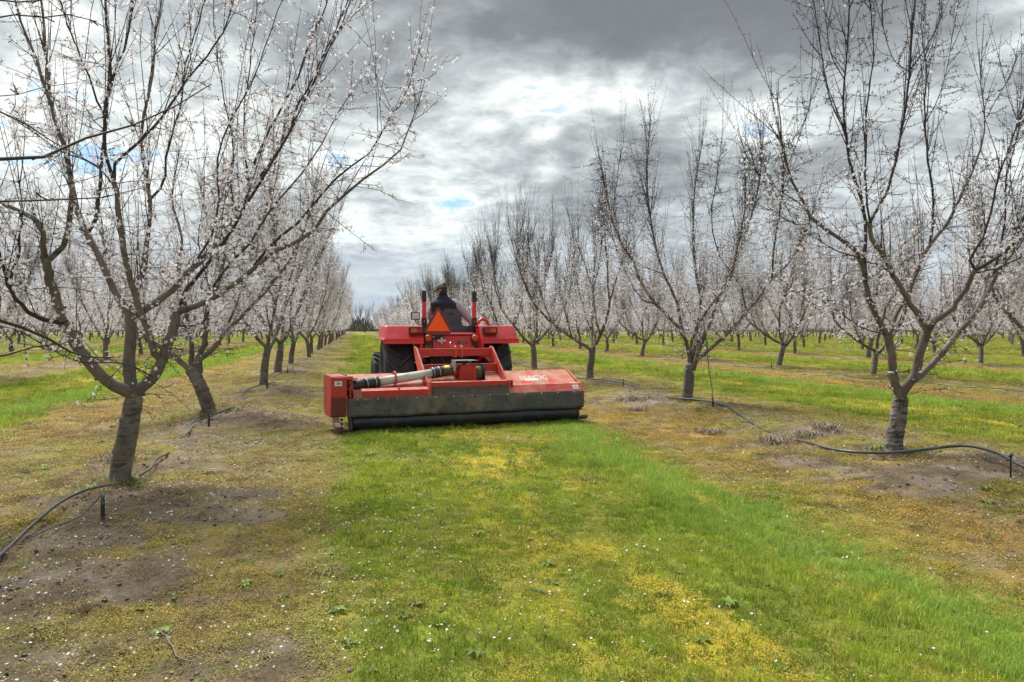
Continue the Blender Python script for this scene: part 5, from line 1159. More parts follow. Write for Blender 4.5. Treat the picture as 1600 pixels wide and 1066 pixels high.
# worn painted lettering on the deck and small sticker (flat print laid on the slope)
def text_part(name, body, m, parent, size, loc, rot, squeeze=1.0, font_shear=0, depth=.0015, bold=.0):
    cu = bpy.data.curves.new(name, 'FONT'); cu.body = body; cu.size = size; cu.extrude = depth; cu.offset = bold; cu.shear = font_shear
    cu.space_character = .92
    o = bpy.data.objects.new(name, cu); C.collection.objects.link(o); dg = bpy.context.evaluated_depsgraph_get()
    me = bpy.data.meshes.new_from_object(o.evaluated_get(dg)); bpy.data.objects.remove(o)
    me.materials.clear(); me.materials.append(m); t = link(name, me, parent); t.location = loc; t.rotation_euler = rot; t.scale = (squeeze, 1, 1); return t
slope = math.atan2(.178, .35)
text_part('worn_lettering', 'RAVNSTAG', M['worn_letter'], mw, .20, (2.81, .345, .652), (slope, 0, 0), .50, bold=.003)
P('lettering_patch', M['worn_letter'], lambda b: b.prism([(.33, .6445), (.40, .6800), (.40, .6812), (.33, .6457)], 2.88, 3.12))
P('end_sticker', M['white_sticker'], lambda b: b.prism([(.040, .512), (.090, .572), (.0885, .5735), (.0385, .5135)], 3.60, 3.70))
P('end_sticker_print', M['mower_red_bright'], lambda b: b.prism([(.0575, .5365), (.0655, .546), (.064, .5475), (.056, .538)], 3.615, 3.685))
for i in range(7):
    P('deck_bolt', M['rust'], lambda b: b.lathe([(0, .013), (.008, .013), (.010, .006)], (2.75 + i * .145, .70, .786), 'z', 6))
for y, z in ((.25, .30), (.62, .20), (.95, .30), (1.0, .6), (.6, .70), (.3, .52)):
    P('end_plate_bolt', M['rust'], lambda b: b.lathe([(0, .016), (.012, .015)], (WR + .055, y, z), 'x', 6))
for x, z in ((-.255, .79), (-.075, .79), (-.255, .535), (-.075, .535)):
    P('housing_bolt', M['rust'], lambda b: b.lathe([(-.008, .007), (0, .010)], (x, -.041, z), 'y', 6), hs)
for x0, x1 in ((1.19, 1.21), (2.49, 2.51)):
    P('weld_seam', M['rust'], lambda b: b.tube([(x0 - .012, .30 + i * .03, .630 + i * .0145 + .004 * (i % 2)) for i in range(10)], .006, 5))
# crushed clippings and soil lying on the deck
def crud(b):
    r = random.Random(9)
    for _ in range(1100):
        x = r.uniform(.3, 3.6); y = r.choice([r.uniform(.14, .24), r.uniform(.14, .24), r.uniform(.6, .95)]); z = (.600 + (y - .12) * .12 if y < .3 else .789) + .001
        s = r.uniform(.004, .012); a = r.uniform(0, 3.14); c_, s_ = math.cos(a) * s, math.sin(a) * s
        b._add([(x - c_, y - s_, z), (x + s_ * .4, y - c_ * .4, z + .004), (x + c_, y + s_, z + .001), (x - s_ * .4, y + c_ * .4, z + .006)], [(0, 1, 2), (0, 2, 3), (0, 1, 3)])
o = P('clippings', M['dry_grass'], crud); o['kind'] = 'stuff'

# ------------------------------------------------------------------ tractor
TX, TY = 1.625, 13.50
tk = thing('tractor', 'red orchard tractor seen from behind with twin roll posts and orange slow-vehicle triangle', 'tractor', (TX, TY, 0), R(2.5))
def Q(name, m, fn, parent=None, bevel=0): return part(name, m, parent or tk, fn, bevel)
TR = M['tractor_red']
def wheel(cx, cz, cy, rad, wid, rimr, nl, lug, side):
    w = bpy.data.objects.new('wheel', None); C.collection.objects.link(w); w.parent = tk; w.location = (cx, cy, cz)
    h = wid / 2
    prof = [(-h * .80, rimr), (-h * .98, rimr + .05), (-h * 1.02, (rad + rimr) / 2), (-h * .95, rad - .09), (-h * .80, rad - .062), (-h * .4, rad - .056), (0, rad - .054),
            (h * .4, rad - .056), (h * .80, rad - .062), (h * .95, rad - .09), (h * 1.02, (rad + rimr) / 2), (h * .98, rimr + .05), (h * .80, rimr)]
    part('tyre', M['rubber'], w, lambda b: b.lathe(prof, (0, 0, 0), 'x', 56))
    def lugs(b):
        for k in range(nl):
            for s in (-1, 1):
                w0 = 2 * math.pi * (k + (.5 if s > 0 else 0)) / nl; vs = []; n = 6; th = lug
                for i in range(n + 1):
                    t = i / n; x = s * (-.02 + t * h * 1.02); a = w0 + t * t * .10 + t * .26; rr = rad - .05 - (.05 * max(0, t - .8) / .2)
                    top = rad + .004 - (.055 * max(0, t - .8) / .2)
                    for (da, r_) in ((-th * .62, rr - .02), (-th * .42, top), (th * .42, top), (th * .62, rr - .02)):
                        vs.append((x, -math.cos(a + da / rad) * r_, math.sin(a + da / rad) * r_))
                fs = [(i * 4 + j, i * 4 + j + 1, i * 4 + j + 5, i * 4 + j + 4) for i in range(n) for j in range(3)] + [(0, 1, 2, 3), tuple(n * 4 + j for j in (3, 2, 1, 0))]
                b._add(vs, fs)
    part('tread', M['rubber'], w, lugs, 0)
    def rim(b):
        b.lathe([(-h * .8, rimr + .01), (-h * .78, rimr - .03), (-h * .4, rimr - .07), (-h * .4 + side * .02, .12), (side * h * .25, .10), (side * h * .25, .02)], (0, 0, 0), 'x', 36)
        b.lathe([(h * .8, rimr + .01), (h * .78, rimr - .03), (h * .3, rimr - .07), (-h * .35, rimr - .07)], (0, 0, 0), 'x', 36)
    part('rim', M['tractor_red'], w, rim)
    for k in range(8):
        a = k * .785; part('wheel_nut', M['steel'], w, lambda b: b.lathe([(0, .016), (.03, .016)], (-h * .4 + side * .02 - .015, math.cos(a) * .09, math.sin(a) * .09), 'x', 6))
    return w
wheel(-.87, .72, 0, .72, .52, .36, 15, .068, -1); wheel(.87, .72, 0, .72, .52, .36, 15, .068, 1)
wheel(-1.0, .50, 2.1, .50, .32, .24, 18, .036, -1); wheel(.98, .50, 2.1, .50, .32, .24, 18, .036, 1)
def fender(s):
    path = [(-.895, 1.245, 0), (-.90, 1.315, 0), (-.735, 1.535, 1), (-.70, 1.545, 1), (.30, 1.545, 1), (.50, 1.52, 1)]
    vs = []
    for (y, z, f) in path:
        vs += [(s * .50, y, z), (s * 1.10, y, z), (s * 1.125, y, z - .012 * f), (s * (1.16 + .03 * (1 - f)), y, z - .20 * f - .004), (s * 1.19, y, z - .23 * f - .008)] if f else \
              [(s * .50, y, z), (s * 1.10, y, z), (s * 1.14, y + .005, z), (s * 1.165, y + .02, z), (s * 1.185, y + .03, z)]
    n = 5; fs = [(i * n + j, i * n + j + 1, (i + 1) * n + j + 1, (i + 1) * n + j) for i in range(len(path) - 1) for j in range(n - 1)]
    if s < 0: fs = [f[::-1] for f in fs]
    o = mesh_obj('fender', vs, fs, TR, tk); md = o.modifiers.new('thickness', 'SOLIDIFY'); md.thickness = .02; md.offset = -1
    bv = o.modifiers.new('rounded', 'BEVEL'); bv.width = .008; bv.segments = 2; bv.limit_method = 'ANGLE'; bv.angle_limit = .35
    part('fender_side', TR, o, lambda b: b.prism([(-.885, 1.24), (-.885, 1.30), (-.72, 1.52), (.30, 1.523), (.49, 1.50), (.50, 1.1), (.50, .90), (-.60, .90), (-.80, 1.0)], s * .515, s * .555), .004)
    part('fender_lip', TR, o, lambda b: b.box(*sorted((s * .50, s * 1.17)), -.912, -.90, 1.235, 1.285), .004)
    # rear lamp cluster
    xm = s * .62 if s < 0 else .66
    l = part('tail_lamp', M['black'], tk, lambda b: b.box(xm - .125, xm + .125, -.91, -.79, 1.405, 1.515), .008)
    for i, mm in enumerate(('amber', 'amber_light', 'lens_red', 'lens_red') if s < 0 else ('lens_red', 'lens_red', 'amber', 'amber_light')):
        x = xm - .075 + i * .05; part('lamp_lens', M[mm], l, lambda b: b.box(x - .024, x + .024, -.922, -.909, 1.425, 1.495), .004)
    # round indicator
    xi = -.415 if s < 0 else .405
    t_ = part('indicator', M['black'], tk, lambda b: b.lathe([(0, .03), (.04, .06), (.06, .062)], (xi, -.83, 1.325), 'y', 24))
    part('indicator_lens', M['amber'], t_, lambda b: b.lathe([(-.035, .0), (-.032, .03), (-.02, .055), (0, .062)], (xi, -.831, 1.325), 'y', 28))
    part('indicator_arm', M['black'], t_, lambda b: b.box(xi - .05, xi + .05, -.79, -.30, 1.20, 1.28), .004)
    return o
fender(-1); fender(1)
def rear_body(b):
    b.prism([(-.72, 1.08), (-.76, 1.12), (-.74, 1.36), (-.71, 1.385), (-.30, 1.40), (-.2, 1.30), (-.2, 1.0), (-.6, 1.0)], -.37, .40)
rb = Q('rear_cover', TR, rear_body, bevel=.01)
Q('cover_ledge', TR, lambda b: b.prism([(-.765, 1.385), (-.765, 1.408), (-.25, 1.42), (-.25, 1.395)], -.40, .43), rb, .003)
pl = Q('name_plate', M['black'], lambda b: b.box(.095, .275, -.757, -.745, 1.218, 1.272), rb, .003)
text_part('plate_letter', 'J', M['steel'], pl, .05, (.105, -.7585, 1.232), (R(90), 0, 0), 1.0, .2, .0008)
Q('plate_line', M['steel'], lambda b: (b.box(.145, .265, -.7595, -.758, 1.262, 1.266), b.box(.135, .265, -.7595, -.758, 1.224, 1.227), b.box(.150, .255, -.7595, -.758, 1.240, 1.246)), pl)
def crossv(b):
    b.box(-.245, -.105, -.80, -.77, 1.272, 1.30); b.box(-.19, -.16, -.80, -.77, 1.235, 1.34)
Q('remote_valve', M['lens_clear'], crossv, bevel=.006)
Q('valve_block', M['black'], lambda b: (b.box(-.30, -.14, -.77, -.74, 1.30, 1.37), b.tube([(-.30, -.78, 1.36), (-.33, -.80, 1.30), (-.34, -.78, 1.1), (-.30, -.7, .95)], .012, 8)), bevel=.004)
# transmission, axle and linkage (mostly dark between the wheels)
Q('transmission', M['matt_black'], lambda b: (b.box(-.30, .33, -.55, .9, .42, 1.06), b.lathe([(0, .16), (.25, .14), (.30, .22)], (.32, 0, .72), 'x', 24), b.lathe([(0, .22), (.05, .14), (.30, .16)], (-.62, 0, .72), 'x', 24)), bevel=.01)
for s in (-1, 1):
    Q('lift_arm', M['matt_black'], lambda b: b.tube([(s * .28, -.45, .52), (s * .38, -.95, .55), (s * .42, -1.25, .60)], .03, 8))
    Q('lift_rod', M['steel'], lambda b: b.tube([(s * .30, -.50, 1.02), (s * .38, -.85, .60)], .018, 8))
    Q('rocker_arm', M['black'], lambda b: b.box(s * .30 - .03, s * .30 + .03, -.60, -.25, 1.0, 1.06))
Q('top_link', M['black'], lambda b: b.tube([(.03, -.55, 1.02), (.02, -.85, 1.10), (.0, -1.15, 1.13)], .022, 10))
Q('drive_shaft', M['black'], lambda b: b.tube([(.03, -.55, .66), (.02, -.9, .70), (.05, -1.6, .76)], .055, 14))
Q('hydraulic_hose', M['bellows'], lambda b: b.tube([(-.15, -.60, 1.06), (-.18, -.80, 1.0), (-.10, -.85, .82), (-.22, -.75, .70)], .013, 8))
Q('hydraulic_hose', M['bellows'], lambda b: b.tube([(.18, -.60, 1.06), (.23, -.78, 1.0), (.15, -.85, .86), (.25, -.7, .72)], .013, 8))
Q('drawbar', M['rust'], lambda b: b.box(-.04, .08, -1.0, -.3, .34, .38), bevel=.004)
# roll posts
for x, nm in ((-.405, -1), (.505, 1)):
    rp = Q('roll_post', TR, lambda b: b.box(x - .033, x + .033, -.30, -.22, 1.30, 2.0), bevel=.006)
    Q('post_sleeve', M['black'], lambda b: b.box(x - .037, x + .037, -.305, -.215, 1.97, 2.165), rp, .006)
    Q('post_bracket', M['black'], lambda b: (b.box(x - .042, x + .042, -.31, -.21, 1.20, 1.68), b.box(x - .055 * nm - .03, x - .055 * nm + .03, -.34, -.2, 1.30, 1.55)), rp, .006)
    Q('post_bolt', M['steel'], lambda b: b.lathe([(-.02, .012), (0, .014)], (x, -.311, 1.62), 'y', 6), rp)
# SMV triangle
def tri(b, a, bz, tz, cut, y0, y1):
    cx = -.255; pr = [(cx - a + cut, bz), (cx + a - cut, bz), (cx + a, bz + cut * 1.2), (cx + cut * .5, tz), (cx - cut * .5, tz), (cx - a, bz + cut * 1.2)] if cut else [(cx - a, bz), (cx + a, bz), (cx, tz)]
    b.prism(pr, y0, y1, 'y')
sm = Q('warning_triangle', M['smv_border'], lambda b: tri(b, .245, 1.395, 1.845, .05, -.925, -.920))
Q('triangle_centre', M['orange'], lambda b: tri(b, .198, 1.448, 1.80, 0, -.9285, -.9255), sm)
Q('triangle_post', M['black'], lambda b: b.box(-.29, -.25, -.917, -.88, 1.36, 1.6), sm, .003)
# seat
def seatback(b):
    b.prism([(-.05, 1.52), (.34, 1.52), (.33, 1.72), (.29, 1.81), (.23, 1.85), (.06, 1.86), (.0, 1.84), (-.04, 1.78)], .05, .16, 'y')
sb = Q('seat_back', M['seat'], seatback, bevel=.03)
Q('seat_back_slot', M['black'], lambda b: b.box(.10, .17, .040, .052, 1.745, 1.775), sb)
Q('seat_cushion', M['seat'], lambda b: b.box(-.08, .44, .10, .60, 1.40, 1.50), bevel=.03)
Q('seat_base', M['seat'], lambda b: b.prism([(.03, 1.405), (.46, 1.405), (.46, 1.50), (.42, 1.54), (.06, 1.54), (.03, 1.51)], -.18, .12, 'y'), bevel=.012)
Q('seat_suspension', M['matt_black'], lambda b: b.box(-.02, .36, .10, .50, 1.05, 1.40), bevel=.01)
Q('operator_platform', M['matt_black'], lambda b: b.box(-.50, .52, -.25, 1.15, .94, .98), bevel=.004)
# hood and front end
Q('hood', TR, lambda b: b.prism([(.95, .80), (.95, 1.46), (1.05, 1.50), (2.3, 1.40), (2.58, 1.30), (2.66, 1.1), (2.64, .72), (1.1, .72)], -.27, .30), bevel=.05)
Q('instrument_panel', M['black'], lambda b: b.prism([(.80, 1.25), (.88, 1.52), (.98, 1.54), (1.0, 1.2)], -.2, .24), bevel=.02)
Q('front_axle', M['matt_black'], lambda b: (b.box(-.72, .72, 2.03, 2.17, .42, .54), b.box(-.2, .22, 1.1, 2.6, .5, .72)), bevel=.01)
sw = Q('steering_wheel', M['black'], lambda b: b.tube([(.02 + math.cos(w) * .19, .70 + math.sin(w) * .14, 1.585 + math.sin(w) * -.09) for w in [i * .3142 for i in range(21)]], .013, 8, cap=False))
Q('steering_column', M['black'], lambda b: b.tube([(.02, .70, 1.585), (.02, .9, 1.30)], .02, 8), sw)
# work lamp and its arm on the left
wl = Q('work_lamp', M['black'], lambda b: b.box(-.625, -.475, -.22, -.14, 1.645, 1.785), bevel=.02)
Q('lamp_glass', M['lens_clear'], lambda b: b.box(-.610, -.490, -.226, -.221, 1.66, 1.77), wl, .012)
Q('lamp_bulb_shade', M['steel'], lambda b: b.prism([(-.59, 1.675), (-.51, 1.675), (-.53, 1.71), (-.57, 1.71)], -.231, -.2275, 'y'), wl)
Q('lamp_arm', M['steel'], lambda b: b.tube([(-.55, -.18, 1.645), (-.55, -.18, 1.60), (-.50, -.18, 1.56), (-.46, -.2, 1.52)], .011, 8), wl)
# red curved lever guard above the right fender
Q('lever_guard', TR, lambda b: b.tube([(.72, .58, 1.53), (.76, .58, 1.62), (.84, .60, 1.68), (.92, .62, 1.66), (.96, .62, 1.60), (.98, .62, 1.53)], [.02, .028, .036, .036, .028, .02], 10))
for x in (.56, .62): Q('control_lever', M['black'], lambda b: b.tube([(x, .35, 1.30), (x, .42, 1.50)], .008, 6))
Q('lever_knob', M['matt_black'], lambda b: b.lathe([(-.03, .0), (-.02, .02), (.01, .026), (.03, .015), (.035, 0)], (.62, .42, 1.52), 'z', 12))
Q('exhaust', M['matt_black'], lambda b: b.tube([(.24, 1.5, 1.35), (.24, 1.5, 1.60)], .03, 12))

# ------------------------------------------------------------------ driver
def skin_body(name, joints, edges, root, sub=2):
    me = bpy.data.meshes.new(name); names = list(joints)
    me.from_pydata([joints[n][0] for n in names], [(names.index(a), names.index(b)) for a, b in edges], [])
    o = bpy.data.objects.new(name, me); C.collection.objects.link(o)
    md = o.modifiers.new('skin', 'SKIN'); md.use_smooth_shade = True; md.branch_smoothing = .4
    lay = me.skin_vertices[0].data if me.skin_vertices else None
    if lay is None:
        bm = bmesh.new(); bm.from_mesh(me); bm.verts.layers.skin.verify(); bm.to_mesh(me); bm.free(); lay = me.skin_vertices[0].data
    for i, n in enumerate(names):
        rr = joints[n][1]; lay[i].radius = (rr, rr) if not isinstance(rr, tuple) else rr
        lay[i].use_root = (n == root)
    sb_ = o.modifiers.new('sub', 'SUBSURF'); sb_.levels = sub; sb_.render_levels = sub
    bpy.context.view_layer.update(); dg = bpy.context.evaluated_depsgraph_get()
    m2 = bpy.data.meshes.new_from_object(o.evaluated_get(dg)); bpy.data.objects.remove(o)
    return m2
J = {
 'pelvis': ((.06, .24, 1.56), (.15, .12)), 'waist': ((.05, .25, 1.70), (.145, .11)), 'chest': ((.04, .24, 1.86), (.165, .12)), 'upper': ((.02, .22, 2.04), (.13, .09)),
 'neck': ((.015, .22, 2.10), .058), 'skull0': ((.0, .225, 2.14), .062), 'skull': ((-.005, .22, 2.21), (.082, .088)), 'crown': ((.0, .21, 2.27), (.07, .075)),
 'shL': ((-.14, .24, 1.96), .066), 'armL': ((-.19, .33, 1.86), .058), 'elL': ((-.21, .44, 1.72), .045), 'foL': ((-.18, .52, 1.65), .038), 'wrL': ((-.11, .63, 1.63), .026), 'haL': ((-.09, .69, 1.62), (.036, .02)),
 'shR': ((.235, .20, 1.96), .082), 'armR': ((.335, .22, 1.875), .088), 'elR': ((.435, .27, 1.77), .084), 'foR': ((.535, .33, 1.66), .066), 'wrR': ((.585, .41, 1.58), .030), 'haR': ((.615, .43, 1.555), (.038, .022)),
 'hpL': ((-.05, .30, 1.56), .095), 'knL': ((-.14, .72, 1.53), .068), 'ankL': ((-.16, .86, 1.10), .045), 'toeL': ((-.17, .98, 1.03), .042),
 'hpR': ((.17, .30, 1.56), .095), 'knR': ((.26, .72, 1.53), .068), 'ankR': ((.28, .86, 1.10), .045), 'toeR': ((.29, .98, 1.03), .042),
}
Ed = [('pelvis', 'waist'), ('waist', 'chest'), ('chest', 'upper'), ('upper', 'neck'), ('neck', 'skull0'), ('skull0', 'skull'), ('skull', 'crown'),
      ('upper', 'shL'), ('shL', 'armL'), ('armL', 'elL'), ('elL', 'foL'), ('foL', 'wrL'), ('wrL', 'haL'),
      ('upper', 'shR'), ('shR', 'armR'), ('armR', 'elR'), ('elR', 'foR'), ('foR', 'wrR'), ('wrR', 'haR'),
      ('pelvis', 'hpL'), ('hpL', 'knL'), ('knL', 'ankL'), ('ankL', 'toeL'), ('pelvis', 'hpR'), ('hpR', 'knR'), ('knR', 'ankR'), ('ankR', 'toeR')]
for s, base, fwd_, out_ in (('L', (-.09, .69, 1.62), (.03, .06, .005), (-.022, .012, .006)), ('R', (.615, .43, 1.555), (.035, .045, -.02), (-.016, .012, .018))):
    f = Vector(fwd_).normalized(); a = Vector(out_).normalized(); dn = f.cross(a).normalized()
    if dn.z > 0: dn = -dn
    for i, (k, ln) in enumerate(((-1.5, .070), (-.5, .080), (.5, .076), (1.5, .060))):
        b0 = Vector(base) + f * .03 + a * k * .019; p1 = b0 + f * ln * .5; p2 = p1 + f * ln * .15 + dn * ln * .35; p3 = p2 + dn * ln * .3 - f * ln * .12
        for j, pp in enumerate((p1, p2, p3)):
            J[f'f{s}{i}{j}'] = (tuple(pp), .0095 - j * .0008)
        Ed += [('ha' + s, f'f{s}{i}0'), (f'f{s}{i}0', f'f{s}{i}1'), (f'f{s}{i}1', f'f{s}{i}2')]
    q1 = Vector(base) + a * .04 + f * .01; q2 = q1 + f * .035 + dn * .015
    J[f't{s}0'] = (tuple(q1), .011); J[f't{s}1'] = (tuple(q2), .0095); Ed += [('ha' + s, f't{s}0'), (f't{s}0', f't{s}1')]
bm_ = skin_body('body', J, Ed, 'pelvis')
pr = thing('person', 'driver in khaki cap, navy vest and grey shirt seated on the tractor, head turned', 'person', (TX, TY, 0), R(2.5))
for x in ('skin', 'shirt', 'denim', 'boot'): bm_.materials.append(M[x])
hands = [Vector(J['wrL'][0]), Vector(J['wrR'][0])]
for p_ in bm_.polygons:
    c = p_.center
    if c.z < 1.12: i = 3
    elif c.z < 1.62 and not (c.x < -.0 and .45 < c.y and c.z > 1.6) and not (c.x > .38): i = 2
    elif c.z > 2.06 and abs(c.x - .01) < .10: i = 0
    elif (c.x > .575 and c.z < 1.60) or (c.x < -.02 and c.y > .625 and c.z > 1.585): i = 0
    else: i = 1
    p_.material_index = i; p_.use_smooth = True
link('body', bm_, pr)
# head details; the face looks left and a little down
HD = Matrix.Translation((-.005, .215, 2.205)) @ Matrix.Rotation(R(58), 4, 'Z') @ Matrix.Rotation(R(-12), 4, 'X')
def headpart(name, m, fn, parent=pr):
    b = MB(); fn(b); bmesh.ops.transform(b.bm, matrix=HD, verts=b.bm.verts); return b.build(name, m, parent)
headpart('nose', M['skin'], lambda b: b.tube([(0, .085, .02), (0, .108, -.018), (0, .09, -.03)], [.008, .016, .010], 8))
headpart('mouth', M['hair'], lambda b: b.box(-.022, .022, .080, .0865, -.055, -.051))
for s in (-1, 1):
    headpart('eye', M['eye'], lambda b: b.lathe([(-.01, .0), (-.006, .009), (.004, .010), (.010, 0)], (s * .03, .078, .012), 'y', 10))
    headpart('ear', M['skin'], lambda b: b.lathe([(-.009, .0), (-.007, .022), (.004, .030), (.010, .022), (.010, 0)], (s * .086, -.002, -.004), 'x', 14))
def hairf(b):
    prof = []; n = 9
    vs = []; m_ = 28
    for j in range(n):
        t = j / (n - 1); z = .05 - t * .125; rx = .089 + .004 * math.sin(t * 3); ry = .100 - .012 * t
        for k in range(m_):
            w = math.pi * (.95 + 1.10 * k / (m_ - 1)); vs.append((math.cos(w) * rx, math.sin(w) * ry - .002, z))
    b._add(vs, [(j * m_ + k, j * m_ + k + 1, (j + 1) * m_ + k + 1, (j + 1) * m_ + k) for j in range(n - 1) for k in range(m_ - 1)], 0, True)
hr = headpart('hair', M['hair'], hairf); hr.modifiers.new('thickness', 'SOLIDIFY').thickness = .012
def capf(b):
    n, m_ = 8, 32; vs = []
    for j in range(n):
        a = j / (n - 1) * math.pi / 2 * .98
        for k in range(m_):
            w = 2 * math.pi * k / m_; vs.append((math.cos(w) * .101 * math.cos(a) ** .8, math.sin(w) * .112 * math.cos(a) ** .8, .038 + .098 * math.sin(a)))
    b._add(vs, [(j * m_ + k, j * m_ + (k + 1) % m_, (j + 1) * m_ + (k + 1) % m_, (j + 1) * m_ + k) for j in range(n - 1) for k in range(m_)], 0, True)
    vs = []; r_ = 10
    for i in range(r_ + 1):
        w = math.pi * (.12 + .76 * i / r_); vs += [(math.cos(w) * .098, math.sin(w) * .106, .045), (math.cos(w) * .092, math.sin(w) * .108 + .085 * math.sin(w), .028 - .010 * abs(math.cos(w)))]
    b._add(vs, [(2 * i, 2 * i + 2, 2 * i + 3, 2 * i + 1) for i in range(r_)], 0, True)
cp = headpart('cap', M['cap'], capf); cp.modifiers.new('thickness', 'SOLIDIFY').thickness = .006
headpart('cap_back_panel', M['cap_dark'], lambda b: b._add([(math.cos(w) * .1035 * math.cos(a) ** .8, math.sin(w) * .1145 * math.cos(a) ** .8, .040 + .099 * math.sin(a)) for a in (.22, .5, .78, 1.0) for w in [math.pi * (1.25 + .5 * k / 8) for k in range(9)]],
         [(j * 9 + k, j * 9 + k + 1, (j + 1) * 9 + k + 1, (j + 1) * 9 + k) for j in range(3) for k in range(8)], 0, True), cp)
# quilted vest: rings around the trunk with padded baffles
def vest(b):
    m_ = 40; rows = []; zs = [1.60, 1.625, 1.66, 1.70, 1.715, 1.73, 1.77, 1.80, 1.815, 1.83, 1.87, 1.90, 1.915, 1.93, 1.96, 1.99, 2.01, 2.03, 2.045, 2.06, 2.075, 2.09, 2.125, 2.135]
    for i, z in enumerate(zs):
        t = (z - 1.60) / .40
        rx = .185 + .060 * math.sin(min(t, 1) * 1.9) if z < 1.97 else (.243 - (z - 1.97) * .75 if z < 2.04 else .19 - (z - 2.04) * 2.3)
        if z >= 2.085: rx = .088 - (z - 2.085) * .15
        ry = .15 + .012 * math.sin(t * 2.2) if z < 1.97 else .155 - (z - 1.97) * .62
        if z >= 2.085: ry = .080
        pad = .012 * abs(math.sin((z - 1.60) * math.pi / .10)) if z < 2.02 else 0
        cx = .062 - (z - 1.6) * .085; cy = .245 - (z - 1.6) * .04
        for k in range(m_):
            w = 2 * math.pi * k / m_; c_, s_ = math.cos(w), math.sin(w)
            sq = (abs(c_) ** 3 + abs(s_) ** 3) ** (-1 / 3.0)
            rows.append((cx + c_ * (rx + pad) * (.75 + .25 * sq), cy + s_ * (ry + pad) * (.75 + .25 * sq), z))
    n = len(zs)
    b._add(rows, [(j * m_ + k, j * m_ + (k + 1) % m_, (j + 1) * m_ + (k + 1) % m_, (j + 1) * m_ + k) for j in range(n - 1) for k in range(m_)], 0, True)
vb = MB(); vest(vb); vo = vb.build('vest', M['vest'], pr); vo.modifiers.new('thickness', 'SOLIDIFY').thickness = .008

# ------------------------------------------------------------------ irrigation lines, stakes, dry tufts, twig
def hose(pts, label, cat='hose', rad=.011, name='irrigation_hose', lift=.0, m='poly_pipe', step=.12, group=None):
    p = [(x, y, gz(x, y) + rad * .8 + (dz if dz else 0)) for (x, y, dz) in pts]
    L_ = sum((Vector(p[i + 1]) - Vector(p[i])).length for i in range(len(p) - 1)); n = max(8, min(int(L_ / step), 220))
    q_ = resample(p, n)
    z0 = height(q_[:, 0], q_[:, 1]) + rad * .7; q_[:, 2] = np.maximum(q_[:, 2], z0 - .006)
    w = Wood(); w.add([q_], [np.full(n, rad)], 10); o = link(name, w.mesh(name, M[m])); return tag(o, label, cat, group)
HG = 'black irrigation hoses along the tree rows'
hose([(-2.0, 3.4, 0), (-2.16, 4.5, 0), (-2.21, 5.28, .02), (-2.25, 5.96, .05), (-2.28, 6.6, .06), (-2.24, 7.0, .05), (-2.10, 7.35, .03), (-2.02, 7.9, .05), (-2.12, 8.8, .05), (-2.12, 9.4, .0)], 'grey black hose curving past the foot of the nearest left tree', group=HG, rad=.012)
hose([(-2.25, 10.5, -.01), (-2.22, 11.0, .02), (-2.35, 11.6, .05), (-2.2, 12.4, .04), (-2.0, 13.1, .04), (-1.9, 13.6, .02)], 'short pale stretch of hose rising at the foot of the leaning left tree', group=HG, rad=.012)
hose([(-2.15, 15.5, 0), (-2.35, 16.8, .03), (-2.3, 18.0, .03), (-2.1, 19.0, .03), (-2.0, 19.7, .02), (-2.2, 21.5, .0), (-2.3, 23.5, .03), (-2.1, 25.4, .02), (-2.3, 30, 0), (-2.2, 38, .0)], 'pale looking hose looping beside the third and fourth left trees', group=HG, rad=.014)
hose([(6.7, 2.5, 0), (6.47, 5.2, .03), (6.47, 6.06, .10), (6.62, 6.60, .12), (6.62, 6.95, .11), (6.3, 7.18, .09), (5.98, 7.34, .07), (5.7, 7.52, .05), (5.62, 7.9, .03), (5.66, 8.4, .02), (5.75, 9.2, -.02), (5.87, 9.85, .0), (6.25, 11.2, .03), (6.60, 12.3, .05), (6.55, 13.1, .05),
      (6.35, 14.0, .03), (6.3, 14.6, .0)], 'long thick black hose arching before the nearest right tree and on to the second', group=HG, rad=.0165)
hose([(6.5, 16.5, 0), (6.9, 17.4, .02), (6.7, 18.4, .06), (6.3, 19.3, .05), (6.2, 20.5, .02), (6.4, 24, .02), (6.5, 32, 0)], 'thin black hose by the third right tree next to the mower end', group=HG, rad=.014)
for k, X0 in enumerate((ROWS[16], ROWS[17])):
    pts = []; r_ = random.Random(20 + k)
    for j in range(26):
        y = 6 + j * 1.7 + r_.uniform(-.3, .3); pts.append((X0 - .45 + r_.uniform(-.25, .25) - (.4 if j % 4 == 0 else 0), y, r_.choice([0, .02, .05, -.02])))
    hose(pts, f'thin black hose winding under {rown[16 + k]}', group=HG, rad=.013, step=.25)
hose([(-2.18, 5.62, .03), (-2.12, 5.8, .02), (-1.95, 6.02, .06), (-1.87, 6.10, .16)], 'thin black feeder tube from the left hose to the teal topped stake', 'tube', .005, 'feeder_tube', step=.03)
SG = 'sprinkler stakes along the hoses'
def stake(x, y, h, label, teal=False, wide=.02):
    t = thing('sprinkler_stake', label, 'sprinkler stake', (x, y, gz(x, y) - .03), random.Random(int(x * 100)).uniform(0, 3), SG)
    part('stake_body', M['stake'], t, lambda b: (b.box(-wide, -wide + .006, -.006, .006, -.05, h), b.box(wide - .006, wide, -.006, .006, -.05, h), b.box(-wide, wide, -.003, .003, 0, h * .8)), .001)
    part('sprinkler_head', M['stake_teal'] if teal else M['black'], t, lambda b: (b.lathe([(0, .010), (.015, .011), (.02, .016), (.03, .016), (.036, .008), (.048, .006)], (0, 0, h), 'z', 12)))
    return t
stake(-1.86, 6.10, .17, 'dark stake with a teal sprinkler head beside the hose before the nearest left tree', True, .014)
stake(-2.12, 11.75, .22, 'dark sprinkler stake beside the hose at the leaning left tree')
stake(-2.0, 18.3, .22, 'sprinkler stake beside the pale hose at the third left tree')
